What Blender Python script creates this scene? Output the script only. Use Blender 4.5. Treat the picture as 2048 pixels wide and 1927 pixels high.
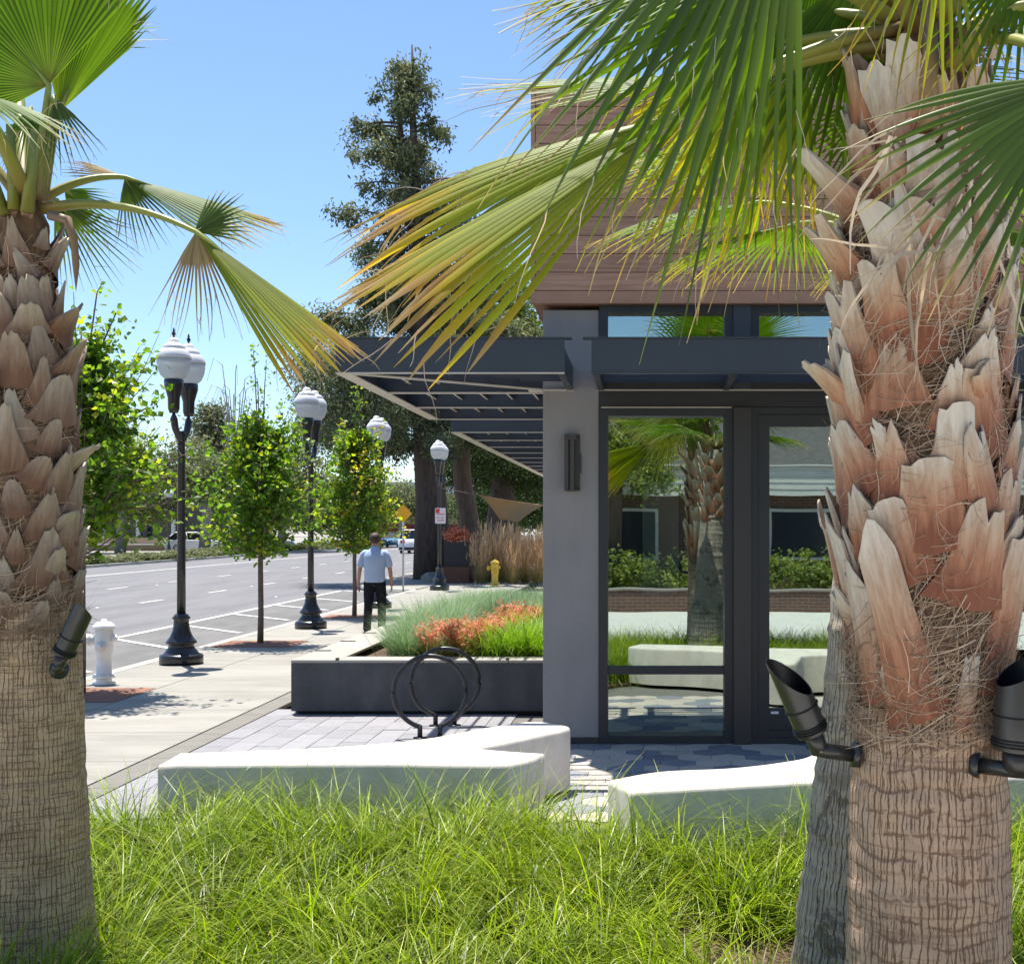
import bpy, math, random
import numpy as np
from mathutils import Vector

for o in list(bpy.data.objects):
    bpy.data.objects.remove(o)
scene = bpy.context.scene
col = scene.collection
rng = np.random.default_rng(7)
random.seed(7)

# ------------------------------------------------------------------ camera, sky, sun, exposure
F, CX, CY, CAMZ, W, H = 2600.0, 1293.0, 1053.0, 1.85, 2048.0, 1927.0
cd = bpy.data.cameras.new('camera')
cam = bpy.data.objects.new('camera', cd)
col.objects.link(cam)
cam.location = (0, 0, CAMZ)
cam.rotation_euler = (math.radians(90), 0, 0)
cd.sensor_fit = 'HORIZONTAL'
cd.sensor_width = 36.0
cd.lens = 36.0 * F / W
cd.shift_x = -(CX - W / 2) / W
cd.shift_y = (CY - H / 2) / W
cd.clip_start = 0.05
cd.clip_end = 5000
scene.camera = cam

SUNV = Vector((-0.55, 0.97, 3.95)).normalized()      # towards the sun
world = bpy.data.worlds.new('World')
scene.world = world
world.use_nodes = True
wn = world.node_tree.nodes
sky = wn.new('ShaderNodeTexSky')
sky.sky_type = 'NISHITA'
sky.sun_disc = False
sky.sun_elevation = math.asin(SUNV.z)
sky.sun_rotation = math.atan2(SUNV.x, SUNV.y)
sky.altitude = 0
sky.air_density = 1.0
sky.dust_density = 0.3
sky.ozone_density = 6.0
bg = wn['Background']
bg.inputs['Strength'].default_value = 0.1
world.node_tree.links.new(sky.outputs[0], bg.inputs[0])

sd = bpy.data.lights.new('sun', 'SUN')
sun = bpy.data.objects.new('sun', sd)
col.objects.link(sun)
sd.energy = 4.6
sd.angle = math.radians(0.55)
sd.color = (1.0, 0.945, 0.86)
sun.rotation_euler = SUNV.to_track_quat('Z', 'Y').to_euler()
sun.location = (-5, 8, 30)

vs = scene.view_settings
vs.view_transform = 'Standard'
vs.look = 'None'
vs.gamma = 1.0
vs.use_curve_mapping = False
vs.exposure = 0.98
scene.cycles.max_bounces = 10
scene.cycles.diffuse_bounces = 4
scene.cycles.transparent_max_bounces = 12
scene.cycles.use_denoising = True
scene.cycles.sample_clamp_indirect = 6.0


# ------------------------------------------------------------------ helpers
def P(px, py, Y):
    """a point at depth Y metres that the photograph shows at pixel (px, py)"""
    return np.array([(px - CX) * Y / F, Y, CAMZ - (py - CY) * Y / F])


def nrm(v):
    v = np.asarray(v, float)
    return v / (np.linalg.norm(v, axis=-1, keepdims=True) + 1e-12)


class MB:
    """collects vertices, faces and a per-vertex tint, then builds one mesh"""

    def __init__(self):
        self.v, self.t, self.f, self.n = [], [], {}, 0

    def add(self, verts, faces, tint=None):
        verts = np.asarray(verts, float).reshape(-1, 3)
        k = len(verts)
        self.v.append(verts)
        if tint is None:
            tint = np.zeros((k, 3))
        tint = np.asarray(tint, float)
        if tint.ndim == 1:
            tint = np.tile(tint, (k, 1))
        self.t.append(tint)
        if isinstance(faces, np.ndarray):
            self.f.setdefault(faces.shape[1], []).append(faces + self.n)
        else:
            for fc in faces:
                self.f.setdefault(len(fc), []).append(np.array([fc]) + self.n)
        self.n += k

    def box(self, x0, x1, y0, y1, z0, z1, tint=None):
        v = [(x, y, z) for z in (z0, z1) for y in (y0, y1) for x in (x0, x1)]
        f = np.array([(0, 2, 3, 1), (4, 5, 7, 6), (0, 1, 5, 4), (2, 6, 7, 3), (0, 4, 6, 2), (1, 3, 7, 5)])
        self.add(v, f, tint)

    def grid(self, pts, closed_u=False, tint=None):
        """pts (n, m, 3) -> quads; closed_u closes the second axis"""
        pts = np.asarray(pts, float)
        n, m = pts.shape[:2]
        i, j = np.meshgrid(np.arange(n - 1), np.arange(m if closed_u else m - 1), indexing='ij')
        j2 = (j + 1) % m
        q = np.stack([i * m + j, i * m + j2, (i + 1) * m + j2, (i + 1) * m + j], -1).reshape(-1, 4)
        self.add(pts.reshape(-1, 3), q, None if tint is None else np.asarray(tint).reshape(-1, 3))

    def tube(self, path, radii, seg=8, caps=True, flat=1.0, tint=None):
        path = np.asarray(path, float)
        n = len(path)
        radii = np.broadcast_to(np.asarray(radii, float), (n,))
        tan = nrm(np.gradient(path, axis=0))
        ref = np.array([0, 0, 1.0]) if abs(tan[0][2]) < 0.9 else np.array([1.0, 0, 0])
        a = nrm(np.cross(tan, ref))
        b = np.cross(tan, a)
        th = np.linspace(0, 2 * math.pi, seg, endpoint=False)
        ring = (a[:, None] * np.cos(th)[None, :, None] + b[:, None] * np.sin(th)[None, :, None] * flat)
        pts = path[:, None] + ring * radii[:, None, None]
        base = self.n
        tt = None
        if tint is not None:
            tt = np.tile(np.asarray(tint, float), (n, seg, 1))
        self.grid(pts, True, tt)
        if caps:
            self.f.setdefault(seg, []).append(np.array([[base + k for k in range(seg)][::-1]]))
            self.f.setdefault(seg, []).append(np.array([[base + (n - 1) * seg + k for k in range(seg)]]))

    def lathe(self, prof, cx=0, cy=0, seg=24, cz=0):
        """prof: list of (r, z)"""
        prof = np.asarray(prof, float)
        th = np.linspace(0, 2 * math.pi, seg, endpoint=False)
        pts = np.zeros((len(prof), seg, 3))
        pts[..., 0] = cx + prof[:, 0:1] * np.cos(th)
        pts[..., 1] = cy + prof[:, 0:1] * np.sin(th)
        pts[..., 2] = cz + prof[:, 1:2]
        base = self.n
        self.grid(pts, True)
        self.f.setdefault(seg, []).append(np.array([[base + k for k in range(seg)][::-1]]))
        self.f.setdefault(seg, []).append(np.array([[base + (len(prof) - 1) * seg + k for k in range(seg)]]))

    def prism(self, poly, z0, z1):
        poly = list(poly)
        n = len(poly)
        v = [(x, y, z0) for x, y in poly] + [(x, y, z1) for x, y in poly]
        f = [tuple(range(n))[::-1], tuple(range(n, 2 * n))] + [(i, (i + 1) % n, n + (i + 1) % n, n + i) for i in range(n)]
        self.add(v, f)

    def mesh(self, name, smooth=False):
        v = np.concatenate(self.v)
        t = np.concatenate(self.t)
        me = bpy.data.meshes.new(name)
        loops, starts, tot = [], [], 0
        for k in sorted(self.f):
            q = np.concatenate(self.f[k])
            loops.append(q.ravel())
            starts.append(tot + np.arange(len(q)) * k)
            tot += q.size
        loops = np.concatenate(loops)
        starts = np.concatenate(starts)
        me.vertices.add(len(v))
        me.vertices.foreach_set('co', v.astype(np.float32).ravel())
        me.loops.add(len(loops))
        me.loops.foreach_set('vertex_index', loops.astype(np.int32))
        me.polygons.add(len(starts))
        me.polygons.foreach_set('loop_start', starts.astype(np.int32))
        at = me.attributes.new('tint', 'FLOAT_COLOR', 'POINT')
        at.data.foreach_set('color', np.concatenate([t, np.ones((len(t), 1))], 1).astype(np.float32).ravel())
        me.update(calc_edges=True)
        me.validate()
        me.polygons.foreach_set('use_smooth', np.full(len(me.polygons), bool(smooth)))
        return me

    def build(self, name, mat, parent=None, smooth=False, local=False):
        """links the mesh; world coordinates are turned into the parent's unless local"""
        if parent is not None and not local:
            off = wloc(parent)
            for a in self.v:
                a -= off
        me = self.mesh(name, smooth)
        me.materials.append(mat)
        o = bpy.data.objects.new(name, me)
        col.objects.link(o)
        if parent is not None:
            o.parent = parent
        return o


def wloc(o):
    p = np.zeros(3)
    while o is not None:
        p += np.array(o.location)
        o = o.parent
    return p


def thing(name, label, cat, loc=(0, 0, 0), group=None, rz=0):
    o = bpy.data.objects.new(name, None)
    o.empty_display_size = 0.1
    col.objects.link(o)
    o.location = [float(x) for x in loc]
    o.rotation_euler = (0, 0, rz)
    return tag(o, label, cat, group)


def tag(o, label, cat=None, group=None, kind=None):
    if label:
        o['label'] = label
    if cat:
        o['category'] = cat
    if group:
        o['group'] = group
    if kind:
        o['kind'] = kind
    return o


def struct(o):
    o['kind'] = 'structure'
    return o


def inst(name, me, parent=None, loc=(0, 0, 0), rot=(0, 0, 0), sc=(1, 1, 1)):
    o = bpy.data.objects.new(name, me)
    col.objects.link(o)
    o.parent = parent
    o.location = [float(x) for x in loc]
    o.rotation_euler = rot
    o.scale = sc
    return o


def box(name, mat, x0, x1, y0, y1, z0, z1, parent=None, bevel=0.0):
    m = MB()
    m.box(x0, x1, y0, y1, z0, z1)
    o = m.build(name, mat, parent)
    if bevel:
        b = o.modifiers.new('bevel', 'BEVEL')
        b.width = bevel
        b.segments = 2
        b.limit_method = 'ANGLE'
    return o


# ------------------------------------------------------------------ materials
MATS = {}


def newmat(name):
    m = bpy.data.materials.new(name)
    m.use_nodes = True
    nt = m.node_tree
    return m, nt, nt.nodes['Principled BSDF'], nt.nodes['Material Output']


def rgba(c):
    return (c[0], c[1], c[2], 1)


def pm(name, c, rough=0.6, var=0.18, vs_=6.0, bump=0.0, bs=80.0, metal=0.0, spec=0.5, rnd=0.0, c2=None, stretch=(1, 1, 1), obj=False, wear=0.0, ws=0.5, wstretch=(1, 1, 1)):
    """procedural paint/stone: noise colour variation in world space, fine bump, per-piece random value"""
    if name in MATS:
        return MATS[name]
    m, nt, bs_, out = newmat(name)
    N, L = nt.nodes, nt.links
    if obj:
        tc = N.new('ShaderNodeTexCoord')
        src = tc.outputs['Object']
    else:
        src = N.new('ShaderNodeNewGeometry').outputs['Position']
    mp = N.new('ShaderNodeMapping')
    mp.inputs['Scale'].default_value = stretch
    L.new(src, mp.inputs[0])
    nz = N.new('ShaderNodeTexNoise')
    nz.inputs['Scale'].default_value = vs_
    nz.inputs['Detail'].default_value = 6
    nz.inputs['Roughness'].default_value = 0.65
    L.new(mp.outputs[0], nz.inputs['Vector'])
    cr = N.new('ShaderNodeValToRGB')
    e = cr.color_ramp.elements
    e[0].position, e[1].position = 0.28, 0.74
    hi = c2 if c2 else tuple(min(1, x * (1 + var)) for x in c)
    lo = tuple(x * (1 - var) for x in c)
    e[0].color, e[1].color = rgba(lo), rgba(hi)
    L.new(nz.outputs['Fac'], cr.inputs[0])
    last = cr.outputs[0]
    if wear:
        mw = N.new('ShaderNodeMapping')
        mw.inputs['Scale'].default_value = wstretch
        L.new(src, mw.inputs[0])
        nw = N.new('ShaderNodeTexNoise')
        nw.inputs['Scale'].default_value = ws
        nw.inputs['Detail'].default_value = 8
        nw.inputs['Roughness'].default_value = 0.7
        L.new(mw.outputs[0], nw.inputs['Vector'])
        rw = ramp_nodes(nt, nw.outputs['Fac'], [(0.36, 1 - wear), (0.56, 1.0), (0.75, 1 + wear * 0.25)])
        mxw = N.new('ShaderNodeVectorMath')
        mxw.operation = 'MULTIPLY'
        L.new(last, mxw.inputs[0])
        L.new(rw, mxw.inputs[1])
        last = mxw.outputs[0]
    if rnd:
        oi = N.new('ShaderNodeObjectInfo')
        mr = N.new('ShaderNodeMapRange')
        mr.inputs[3].default_value, mr.inputs[4].default_value = 1 - rnd, 1 + rnd
        L.new(oi.outputs['Random'], mr.inputs[0])
        mx = N.new('ShaderNodeVectorMath')
        mx.operation = 'SCALE'
        L.new(last, mx.inputs[0])
        L.new(mr.outputs[0], mx.inputs['Scale'])
        last = mx.outputs[0]
    L.new(last, bs_.inputs['Base Color'])
    bs_.inputs['Roughness'].default_value = rough
    bs_.inputs['Metallic'].default_value = metal
    bs_.inputs['Specular IOR Level'].default_value = spec
    if bump:
        n2 = N.new('ShaderNodeTexNoise')
        n2.inputs['Scale'].default_value = bs
        n2.inputs['Detail'].default_value = 5
        L.new(mp.outputs[0], n2.inputs['Vector'])
        bp = N.new('ShaderNodeBump')
        bp.inputs['Strength'].default_value = bump
        bp.inputs['Distance'].default_value = 0.01
        L.new(n2.outputs['Fac'], bp.inputs['Height'])
        L.new(bp.outputs[0], bs_.inputs['Normal'])
    MATS[name] = m
    return m


def leafmat(name, ramp, trans=0.45, rough=0.45, ramp_by='r', rnd=0.25, tcol=None, spec=0.4):
    """two-sided leaf: diffuse + light shining through; colour ramp by tint.r, brightness jitter by tint.g"""
    if name in MATS:
        return MATS[name]
    m, nt, bs_, out = newmat(name)
    N, L = nt.nodes, nt.links
    at = N.new('ShaderNodeAttribute')
    at.attribute_name = 'tint'
    sp = N.new('ShaderNodeSeparateColor')
    L.new(at.outputs['Color'], sp.inputs[0])
    cr = N.new('ShaderNodeValToRGB')
    els = cr.color_ramp.elements
    while len(els) < len(ramp):
        els.new(0.5)
    for e, (p, c) in zip(els, ramp):
        e.position = p
        e.color = rgba(c)
    L.new(sp.outputs[0], cr.inputs[0])
    mr = N.new('ShaderNodeMapRange')
    mr.inputs[3].default_value, mr.inputs[4].default_value = 1 - rnd, 1 + rnd
    L.new(sp.outputs[1], mr.inputs[0])
    sc = N.new('ShaderNodeVectorMath')
    sc.operation = 'SCALE'
    L.new(cr.outputs[0], sc.inputs[0])
    L.new(mr.outputs[0], sc.inputs['Scale'])
    L.new(sc.outputs[0], bs_.inputs['Base Color'])
    bs_.inputs['Roughness'].default_value = rough
    bs_.inputs['Specular IOR Level'].default_value = spec
    tr = N.new('ShaderNodeBsdfTranslucent')
    ml = N.new('ShaderNodeVectorMath')
    ml.operation = 'MULTIPLY'
    ml.inputs[1].default_value = tcol or (1.5, 1.5, 0.7)
    L.new(sc.outputs[0], ml.inputs[0])
    L.new(ml.outputs[0], tr.inputs['Color'])
    ms = N.new('ShaderNodeMixShader')
    ms.inputs[0].default_value = trans
    L.new(bs_.outputs[0], ms.inputs[1])
    L.new(tr.outputs[0], ms.inputs[2])
    L.new(ms.outputs[0], out.inputs['Surface'])
    MATS[name] = m
    return m


def ramp_nodes(nt, fac, stops):
    cr = nt.nodes.new('ShaderNodeValToRGB')
    els = cr.color_ramp.elements
    while len(els) < len(stops):
        els.new(0.5)
    for e, (p, c) in zip(els, stops):
        e.position = p
        e.color = rgba(c) if not np.isscalar(c) else (c, c, c, 1)
    nt.links.new(fac, cr.inputs[0])
    return cr.outputs[0]


def math_node(nt, op, a, b=None):
    n = nt.nodes.new('ShaderNodeMath')
    n.operation = op
    for i, x in enumerate((a, b)):
        if x is None:
            continue
        if isinstance(x, (int, float)):
            n.inputs[i].default_value = x
        else:
            nt.links.new(x, n.inputs[i])
    return n.outputs[0]


def barkmat(name, c_hi, c_mid, c_crack, ku=26.0, kz=9.0, ring=55.0, warm=None):
    """palm bark: vertical fissures broken by horizontal leaf-scar rings; tint = (arc length, height, _)"""
    m, nt, bs_, out = newmat(name)
    N, L = nt.nodes, nt.links
    at = N.new('ShaderNodeAttribute')
    at.attribute_name = 'tint'
    vec = at.outputs['Vector']

    def mapped(s):
        mp = N.new('ShaderNodeMapping')
        mp.inputs['Scale'].default_value = s
        L.new(vec, mp.inputs[0])
        return mp.outputs[0]

    def noise(s, detail=4, scale=1.0):
        n = N.new('ShaderNodeTexNoise')
        n.inputs['Scale'].default_value = scale
        n.inputs['Detail'].default_value = detail
        n.inputs['Roughness'].default_value = 0.62
        L.new(mapped(s), n.inputs['Vector'])
        return n

    sp = N.new('ShaderNodeSeparateXYZ')
    L.new(vec, sp.inputs[0])
    U, Z = sp.outputs[0], sp.outputs[1]

    def lines(coord, freq, wob, amp, lo, hi):
        """thin dark lines: 0 in the crack, 1 between"""
        q = math_node(nt, 'ADD', math_node(nt, 'MULTIPLY', coord, freq), math_node(nt, 'MULTIPLY', wob, amp))
        fr = math_node(nt, 'FRACT', q)
        d = math_node(nt, 'ABSOLUTE', math_node(nt, 'SUBTRACT', fr, 0.5))
        return ramp_nodes(nt, d, [(lo, 1.0), (hi, 0.0)])

    def broken(line, mask_noise, a, b):
        """let the mask noise interrupt the lines"""
        k = ramp_nodes(nt, mask_noise, [(a, 0.0), (b, 1.0)])
        return math_node(nt, 'MAXIMUM', line, k)

    n1 = noise((20, 9, 1), 4).outputs['Fac']
    n2 = noise((10, 9, 3), 4).outputs['Fac']
    n3 = noise((17, 8, 5), 5).outputs['Fac']
    n4 = noise((11, 20, 9), 5).outputs['Fac']
    v1 = broken(lines(U, ku, n1, 1.7, 0.37, 0.475), n3, 0.52, 0.64)
    v2 = broken(lines(U, ku * 1.9, n2, 2.4, 0.37, 0.48), n4, 0.43, 0.53)
    h1 = broken(lines(Z, kz, noise((5, 3, 2), 5).outputs['Fac'], 2.2, 0.40, 0.48), n4, 0.46, 0.56)
    h1 = math_node(nt, 'MAXIMUM', h1, 0.3)
    crack = math_node(nt, 'MULTIPLY', math_node(nt, 'MULTIPLY', v1, v2), h1)
    rg = noise((1.6, ring, 1), 4)
    ringv = ramp_nodes(nt, rg.outputs['Fac'], [(0.36, 0.62), (0.44, 1.0)])
    fib = noise((150, 16, 1), 4)
    fibv = ramp_nodes(nt, fib.outputs['Fac'], [(0.3, 0.78), (0.65, 1.0)])
    big = noise((6, 5, 1), 5)
    c = ramp_nodes(nt, big.outputs['Fac'], [(0.3, c_mid), (0.55, c_hi), (0.75, warm or c_hi)])
    h = math_node(nt, 'MULTIPLY', crack, ringv)
    h2 = math_node(nt, 'MULTIPLY', h, fibv)
    mix = N.new('ShaderNodeMix')
    mix.data_type = 'RGBA'
    mix.inputs['A'].default_value = rgba(c_crack)
    L.new(h2, mix.inputs['Factor'])
    L.new(c, mix.inputs['B'])
    L.new(mix.outputs['Result'], bs_.inputs['Base Color'])
    bs_.inputs['Roughness'].default_value = 0.9
    bs_.inputs['Specular IOR Level'].default_value = 0.15
    bp = N.new('ShaderNodeBump')
    bp.inputs['Strength'].default_value = 0.8
    bp.inputs['Distance'].default_value = 0.006
    L.new(h2, bp.inputs['Height'])
    L.new(bp.outputs[0], bs_.inputs['Normal'])
    return m


M_glass = None


def glassmat(name, refl=0.38, tint=(0.09, 0.11, 0.12)):
    """coated storefront glass: part mirror, the rest dark see-through"""
    m, nt, bs_, out = newmat(name)
    N, L = nt.nodes, nt.links
    gl = N.new('ShaderNodeBsdfGlossy')
    gl.inputs['Roughness'].default_value = 0.0
    gl.inputs['Color'].default_value = (0.86, 1.0, 0.94, 1)
    tr = N.new('ShaderNodeBsdfTransparent')
    tr.inputs['Color'].default_value = (0.62, 0.66, 0.66, 1)
    nz = N.new('ShaderNodeTexNoise')
    nz.inputs['Scale'].default_value = 1.3
    nz.inputs['Detail'].default_value = 1
    geo = N.new('ShaderNodeNewGeometry')
    L.new(geo.outputs['Position'], nz.inputs['Vector'])
    bp = N.new('ShaderNodeBump')
    bp.inputs['Strength'].default_value = 0.05
    bp.inputs['Distance'].default_value = 0.02
    L.new(nz.outputs['Fac'], bp.inputs['Height'])
    L.new(bp.outputs[0], gl.inputs['Normal'])
    ms = N.new('ShaderNodeMixShader')
    ms.inputs[0].default_value = refl
    L.new(tr.outputs[0], ms.inputs[1])
    L.new(gl.outputs[0], ms.inputs[2])
    L.new(ms.outputs[0], out.inputs['Surface'])
    return m

# ------------------------------------------------------------------ ground, road, pavements
m_ground = pm('ground_mix', (0.30, 0.28, 0.24), 0.9, 0.2, 0.4)
m_asphalt = pm('asphalt', (0.165, 0.16, 0.165), 0.85, 0.12, 1.2, 0.25, 180, stretch=(1, 0.25, 1), wear=0.2, ws=0.8, wstretch=(1.4, 0.12, 1))
m_asph2 = pm('asphalt_parking', (0.15, 0.145, 0.138), 0.85, 0.15, 1.6, 0.25, 180, stretch=(1, 0.3, 1), wear=0.25, ws=1.1, wstretch=(1, 0.4, 1))
m_conc = pm('sidewalk_concrete', (0.30, 0.285, 0.25), 0.88, 0.12, 1.1, 0.25, 220, rnd=0.06, stretch=(0.5, 1.3, 1), wear=0.18, ws=1.6, wstretch=(0.5, 1.6, 1))
m_joint = pm('joint', (0.15, 0.14, 0.125), 0.95, 0.2, 20)
m_kerb = pm('kerb_concrete', (0.40, 0.385, 0.34), 0.9, 0.12, 3, 0.2, 150, rnd=0.04)
m_band = pm('band_concrete', (0.19, 0.18, 0.155), 0.9, 0.12, 5, 0.2, 200, rnd=0.05)
m_paint = pm('road_paint', (0.72, 0.71, 0.67), 0.7, 0.16, 9, wear=0.4, ws=14)
m_paver = pm('plank_paver', (0.255, 0.25, 0.262), 0.85, 0.1, 9, 0.2, 220, rnd=0.1)
m_hexA = pm('hex_paver_blue', (0.21, 0.215, 0.24), 0.85, 0.12, 9, 0.2, 220, rnd=0.14)
m_hexB = pm('hex_paver_taupe', (0.47, 0.41, 0.35), 0.85, 0.12, 9, 0.2, 220, rnd=0.12)
m_mulch = pm('mulch', (0.11, 0.068, 0.042), 0.95, 0.6, 45, 1.0, 60)
m_redpit = pm('crushed_brick', (0.26, 0.125, 0.08), 0.95, 0.35, 30, 0.8, 90)
m_far_grass = pm('verge', (0.16, 0.15, 0.07), 0.95, 0.35, 3, 0.5, 20)

CURB = -6.9
FAR_CURB = -26.8


def sheet(name, mat, x0, x1, y0, y1, z, parent=None):
    m = MB()
    m.add([(x0, y0, z), (x1, y0, z), (x1, y1, z), (x0, y1, z)], np.array([(0, 1, 2, 3)]))
    return m.build(name, mat, parent)


struct(sheet('ground', m_ground, -1500, 1500, -400, 3000, -0.2))
road = struct(sheet('road', m_asphalt, FAR_CURB, CURB, -60, 900, -0.13))
struct(sheet('far_pavement', m_conc, -60, FAR_CURB - 0.2, -60, 900, -0.03))
# parking / buffer strip: slightly darker newer asphalt
o = sheet('buffer_strip', m_asph2, -9.42, CURB - 0.02, -30, 40.6, -0.126, road)


def mark(x0, y0, x1, y1, w, z=-0.121):
    """a painted line from (x0,y0) to (x1,y1)"""
    a, b = np.array([x0, y0]), np.array([x1, y1])
    d = nrm(b - a)
    n = np.array([-d[1], d[0]]) * w / 2
    m = MB()
    k = max(2, int(np.linalg.norm(b - a) / 0.4))
    t = np.linspace(0, 1, k)
    jit = rng.normal(0, 0.006, (2, k))
    pts = np.zeros((2, k, 3))
    for s, sg in ((0, 1), (1, -1)):
        q = a + (b - a) * t[:, None] + n * sg * (1 + jit[s][:, None] / w * 2)
        pts[s, :, :2] = q
    pts[..., 2] = z
    m.grid(pts)
    return m.build('painted_line', m_paint, road)


mark(-9.42, -5, -9.42, 40.2, 0.13)
mark(-9.42, 40.2, -7.2, 38.3, 0.13)
for yy in (9.7, 13.0, 16.3, 19.55, 22.85, 26.1, 29.4, 32.7, 36.0):
    mark(-9.36, yy, -7.55, yy - 1.95, 0.13, -0.117)
for k in range(-3, 26):
    mark(-13.1, 33.6 + 5.3 * k, -13.1, 35.2 + 5.3 * k, 0.12)
    mark(-17.0, 35.7 + 5.3 * k, -17.0, 37.3 + 5.3 * k, 0.12)
mark(-22.4, 40, -22.4, 190, 0.12)
mark(-22.1, 40, -22.1, 190, 0.12)
m_dot = pm('pavement_marker', (0.8, 0.8, 0.76), 0.4, 0.05)
dm = MB()
dm.lathe([(0.055, 0), (0.052, 0.012), (0.03, 0.02), (0.005, 0.022)], seg=12)
dme = dm.mesh('road_dot', True)
dme.materials.append(m_dot)
for px, py in ((194, 1216), (314, 1170), (503, 1173), (209, 1240), (552, 1194)):
    Y = F * 1.98 / (py - CY)
    inst('road_dot', dme, road, ((px - CX) * Y / F, Y, -0.128))

# kerbs: each stone its own piece
kerb = struct(box('kerb', m_joint, CURB + 0.01, CURB + 0.16, -30, 38.4, -0.2, -0.012))
km = MB()
km.box(0, 0.17, 0.004, 2.396, -0.16, 0.004)
kme = km.mesh('kerb_stone')
kme.materials.append(m_kerb)
for k in range(28):
    inst('kerb_stone', kme, kerb, (CURB, -29 + 2.4 * k, 0))
farkerb = struct(box('far_kerb', m_kerb, FAR_CURB - 0.2, FAR_CURB, -60, 900, -0.2, 0.0))

# bulb-out past the hatched strip
bulb = MB()
arc = [(CURB + 0.1, 38.4), (-7.1, 38.5), (-7.6, 38.75), (-8.3, 39.6), (-8.9, 40.8), (-9.25, 42.2), (-9.3, 44), (-9.3, 400), (CURB + 0.1, 400)]
bulb.prism(arc[::-1], -0.2, -0.002)
struct(bulb.build('bulb_out_pavement', m_conc))
bk = MB()
bk.tube([(x, y, -0.06) for x, y in arc[:-2]] + [(-9.3, 120, -0.06)], 0.09, 8)
struct(bk.build('bulb_out_kerb', m_kerb))

# sidewalk slabs
walk = struct(sheet('sidewalk', m_joint, CURB + 0.15, -3.98, -40, 400, -0.014))
xs = [(CURB + 0.172, -5.606), (-5.594, -4.006)]
pitboxes = [(14.3, -6.24), (20.5, -6.09), (26.7, -6.0)]
slab_meshes = []
for (x0, x1) in xs:
    sm = MB()
    sm.box(0, x1 - x0, 0.006, 1.444, -0.05, 0)
    me = sm.mesh('slab')
    me.materials.append(m_conc)
    slab_meshes.append(me)
y = 4.45
while y < 62:
    for k, (x0, x1) in enumerate(xs):
        inst('slab', slab_meshes[k], walk, (x0, y, 0 if k else 0.0))
    y += 1.45
struct(sheet('sidewalk_beyond', m_conc, CURB + 0.15, -3.98, 62.4, 400, -0.006))
# dark band along the plaza
band = struct(sheet('paving_band', m_joint, -3.985, -3.755, -20, 62, -0.01))
bm_ = MB()
bm_.box(0, 0.222, 0.004, 1.196, -0.04, 0.001)
bme = bm_.mesh('band_stone')
bme.materials.append(m_band)
for k in range(48):
    inst('band_stone', bme, band, (-3.981, 4.4 + 1.2 * k, 0))

# tree pits of crushed brick (flush, slightly domed)
for (Y, X) in pitboxes:
    g = MB()
    n = 14
    gx, gy = np.meshgrid(np.linspace(-0.62, 0.62, n), np.linspace(-0.6, 0.6, n), indexing='ij')
    z = 0.006 + 0.018 * (1 - (gx / 0.65) ** 2) * (1 - (gy / 0.65) ** 2) + rng.normal(0, 0.003, gx.shape)
    z[0], z[-1], z[:, 0], z[:, -1] = 0.004, 0.004, 0.004, 0.004
    g.grid(np.stack([gx + X, gy + Y, z], -1))
    struct(g.build('tree_pit', m_redpit))

# plaza: plank pavers in running bond, then hexagons by the doors
plaza = struct(sheet('plaza', m_joint, -3.752, 5.0, 2.0, 12.83, -0.012))
pv = MB()
pv.box(0.003, 0.222, 0.003, 0.447, -0.03, 0)
pme = pv.mesh('paver')
pme.materials.append(m_paver)
for i in range(11):
    x = -3.748 + 0.225 * i
    y = 8.25 - (0.225 if i % 2 else 0)
    while y < 12.75:
        inst('paver', pme, plaza, (x, y, 0.001 * rng.normal()))
        y += 0.45
hx = MB()
R = 0.158
hx.prism([((R - 0.003) * math.cos(math.pi / 6 + k * math.pi / 3), (R - 0.003) * math.sin(math.pi / 6 + k * math.pi / 3)) for k in range(6)], -0.03, 0)
hmA = hx.mesh('hex_a')
hmA.materials.append(m_hexA)
hmB = hx.mesh('hex_b')
hmB.materials.append(m_hexB)
dxh, dyh = R * math.sqrt(3), R * 1.5
row = 0
y = 8.3
while y < 11.15:
    x = -1.12 + (dxh / 2 if row % 2 else 0)
    while x < 2.6:
        me = hmA if rng.random() < 0.5 else hmB
        inst('hex_paver', me, plaza, (x, y, 0.0008 * rng.normal()))
        x += dxh
    y += dyh
    row += 1

# ------------------------------------------------------------------ building
m_stucco = pm('stucco', (0.285, 0.272, 0.27), 0.9, 0.07, 2.5, 0.6, 160, spec=0.2, wear=0.06, ws=3, wstretch=(2, 2, 0.4))
m_frame = pm('window_metal', (0.028, 0.030, 0.035), 0.42, 0.1, 3, spec=0.45)
m_post = pm('post_metal', (0.036, 0.033, 0.035), 0.4, 0.1, 3)
m_steel = pm('canopy_steel', (0.040, 0.047, 0.060), 0.42, 0.12, 2, 0.06, 40, spec=0.5)
m_flange = pm('canopy_flange', (0.52, 0.48, 0.42), 0.6, 0.1, 4)  # paler than the steel: ground bounce on the undersides put into the colour
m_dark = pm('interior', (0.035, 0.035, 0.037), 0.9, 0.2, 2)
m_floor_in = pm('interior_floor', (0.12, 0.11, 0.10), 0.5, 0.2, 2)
m_glass = glassmat('storefront_glass')


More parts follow.
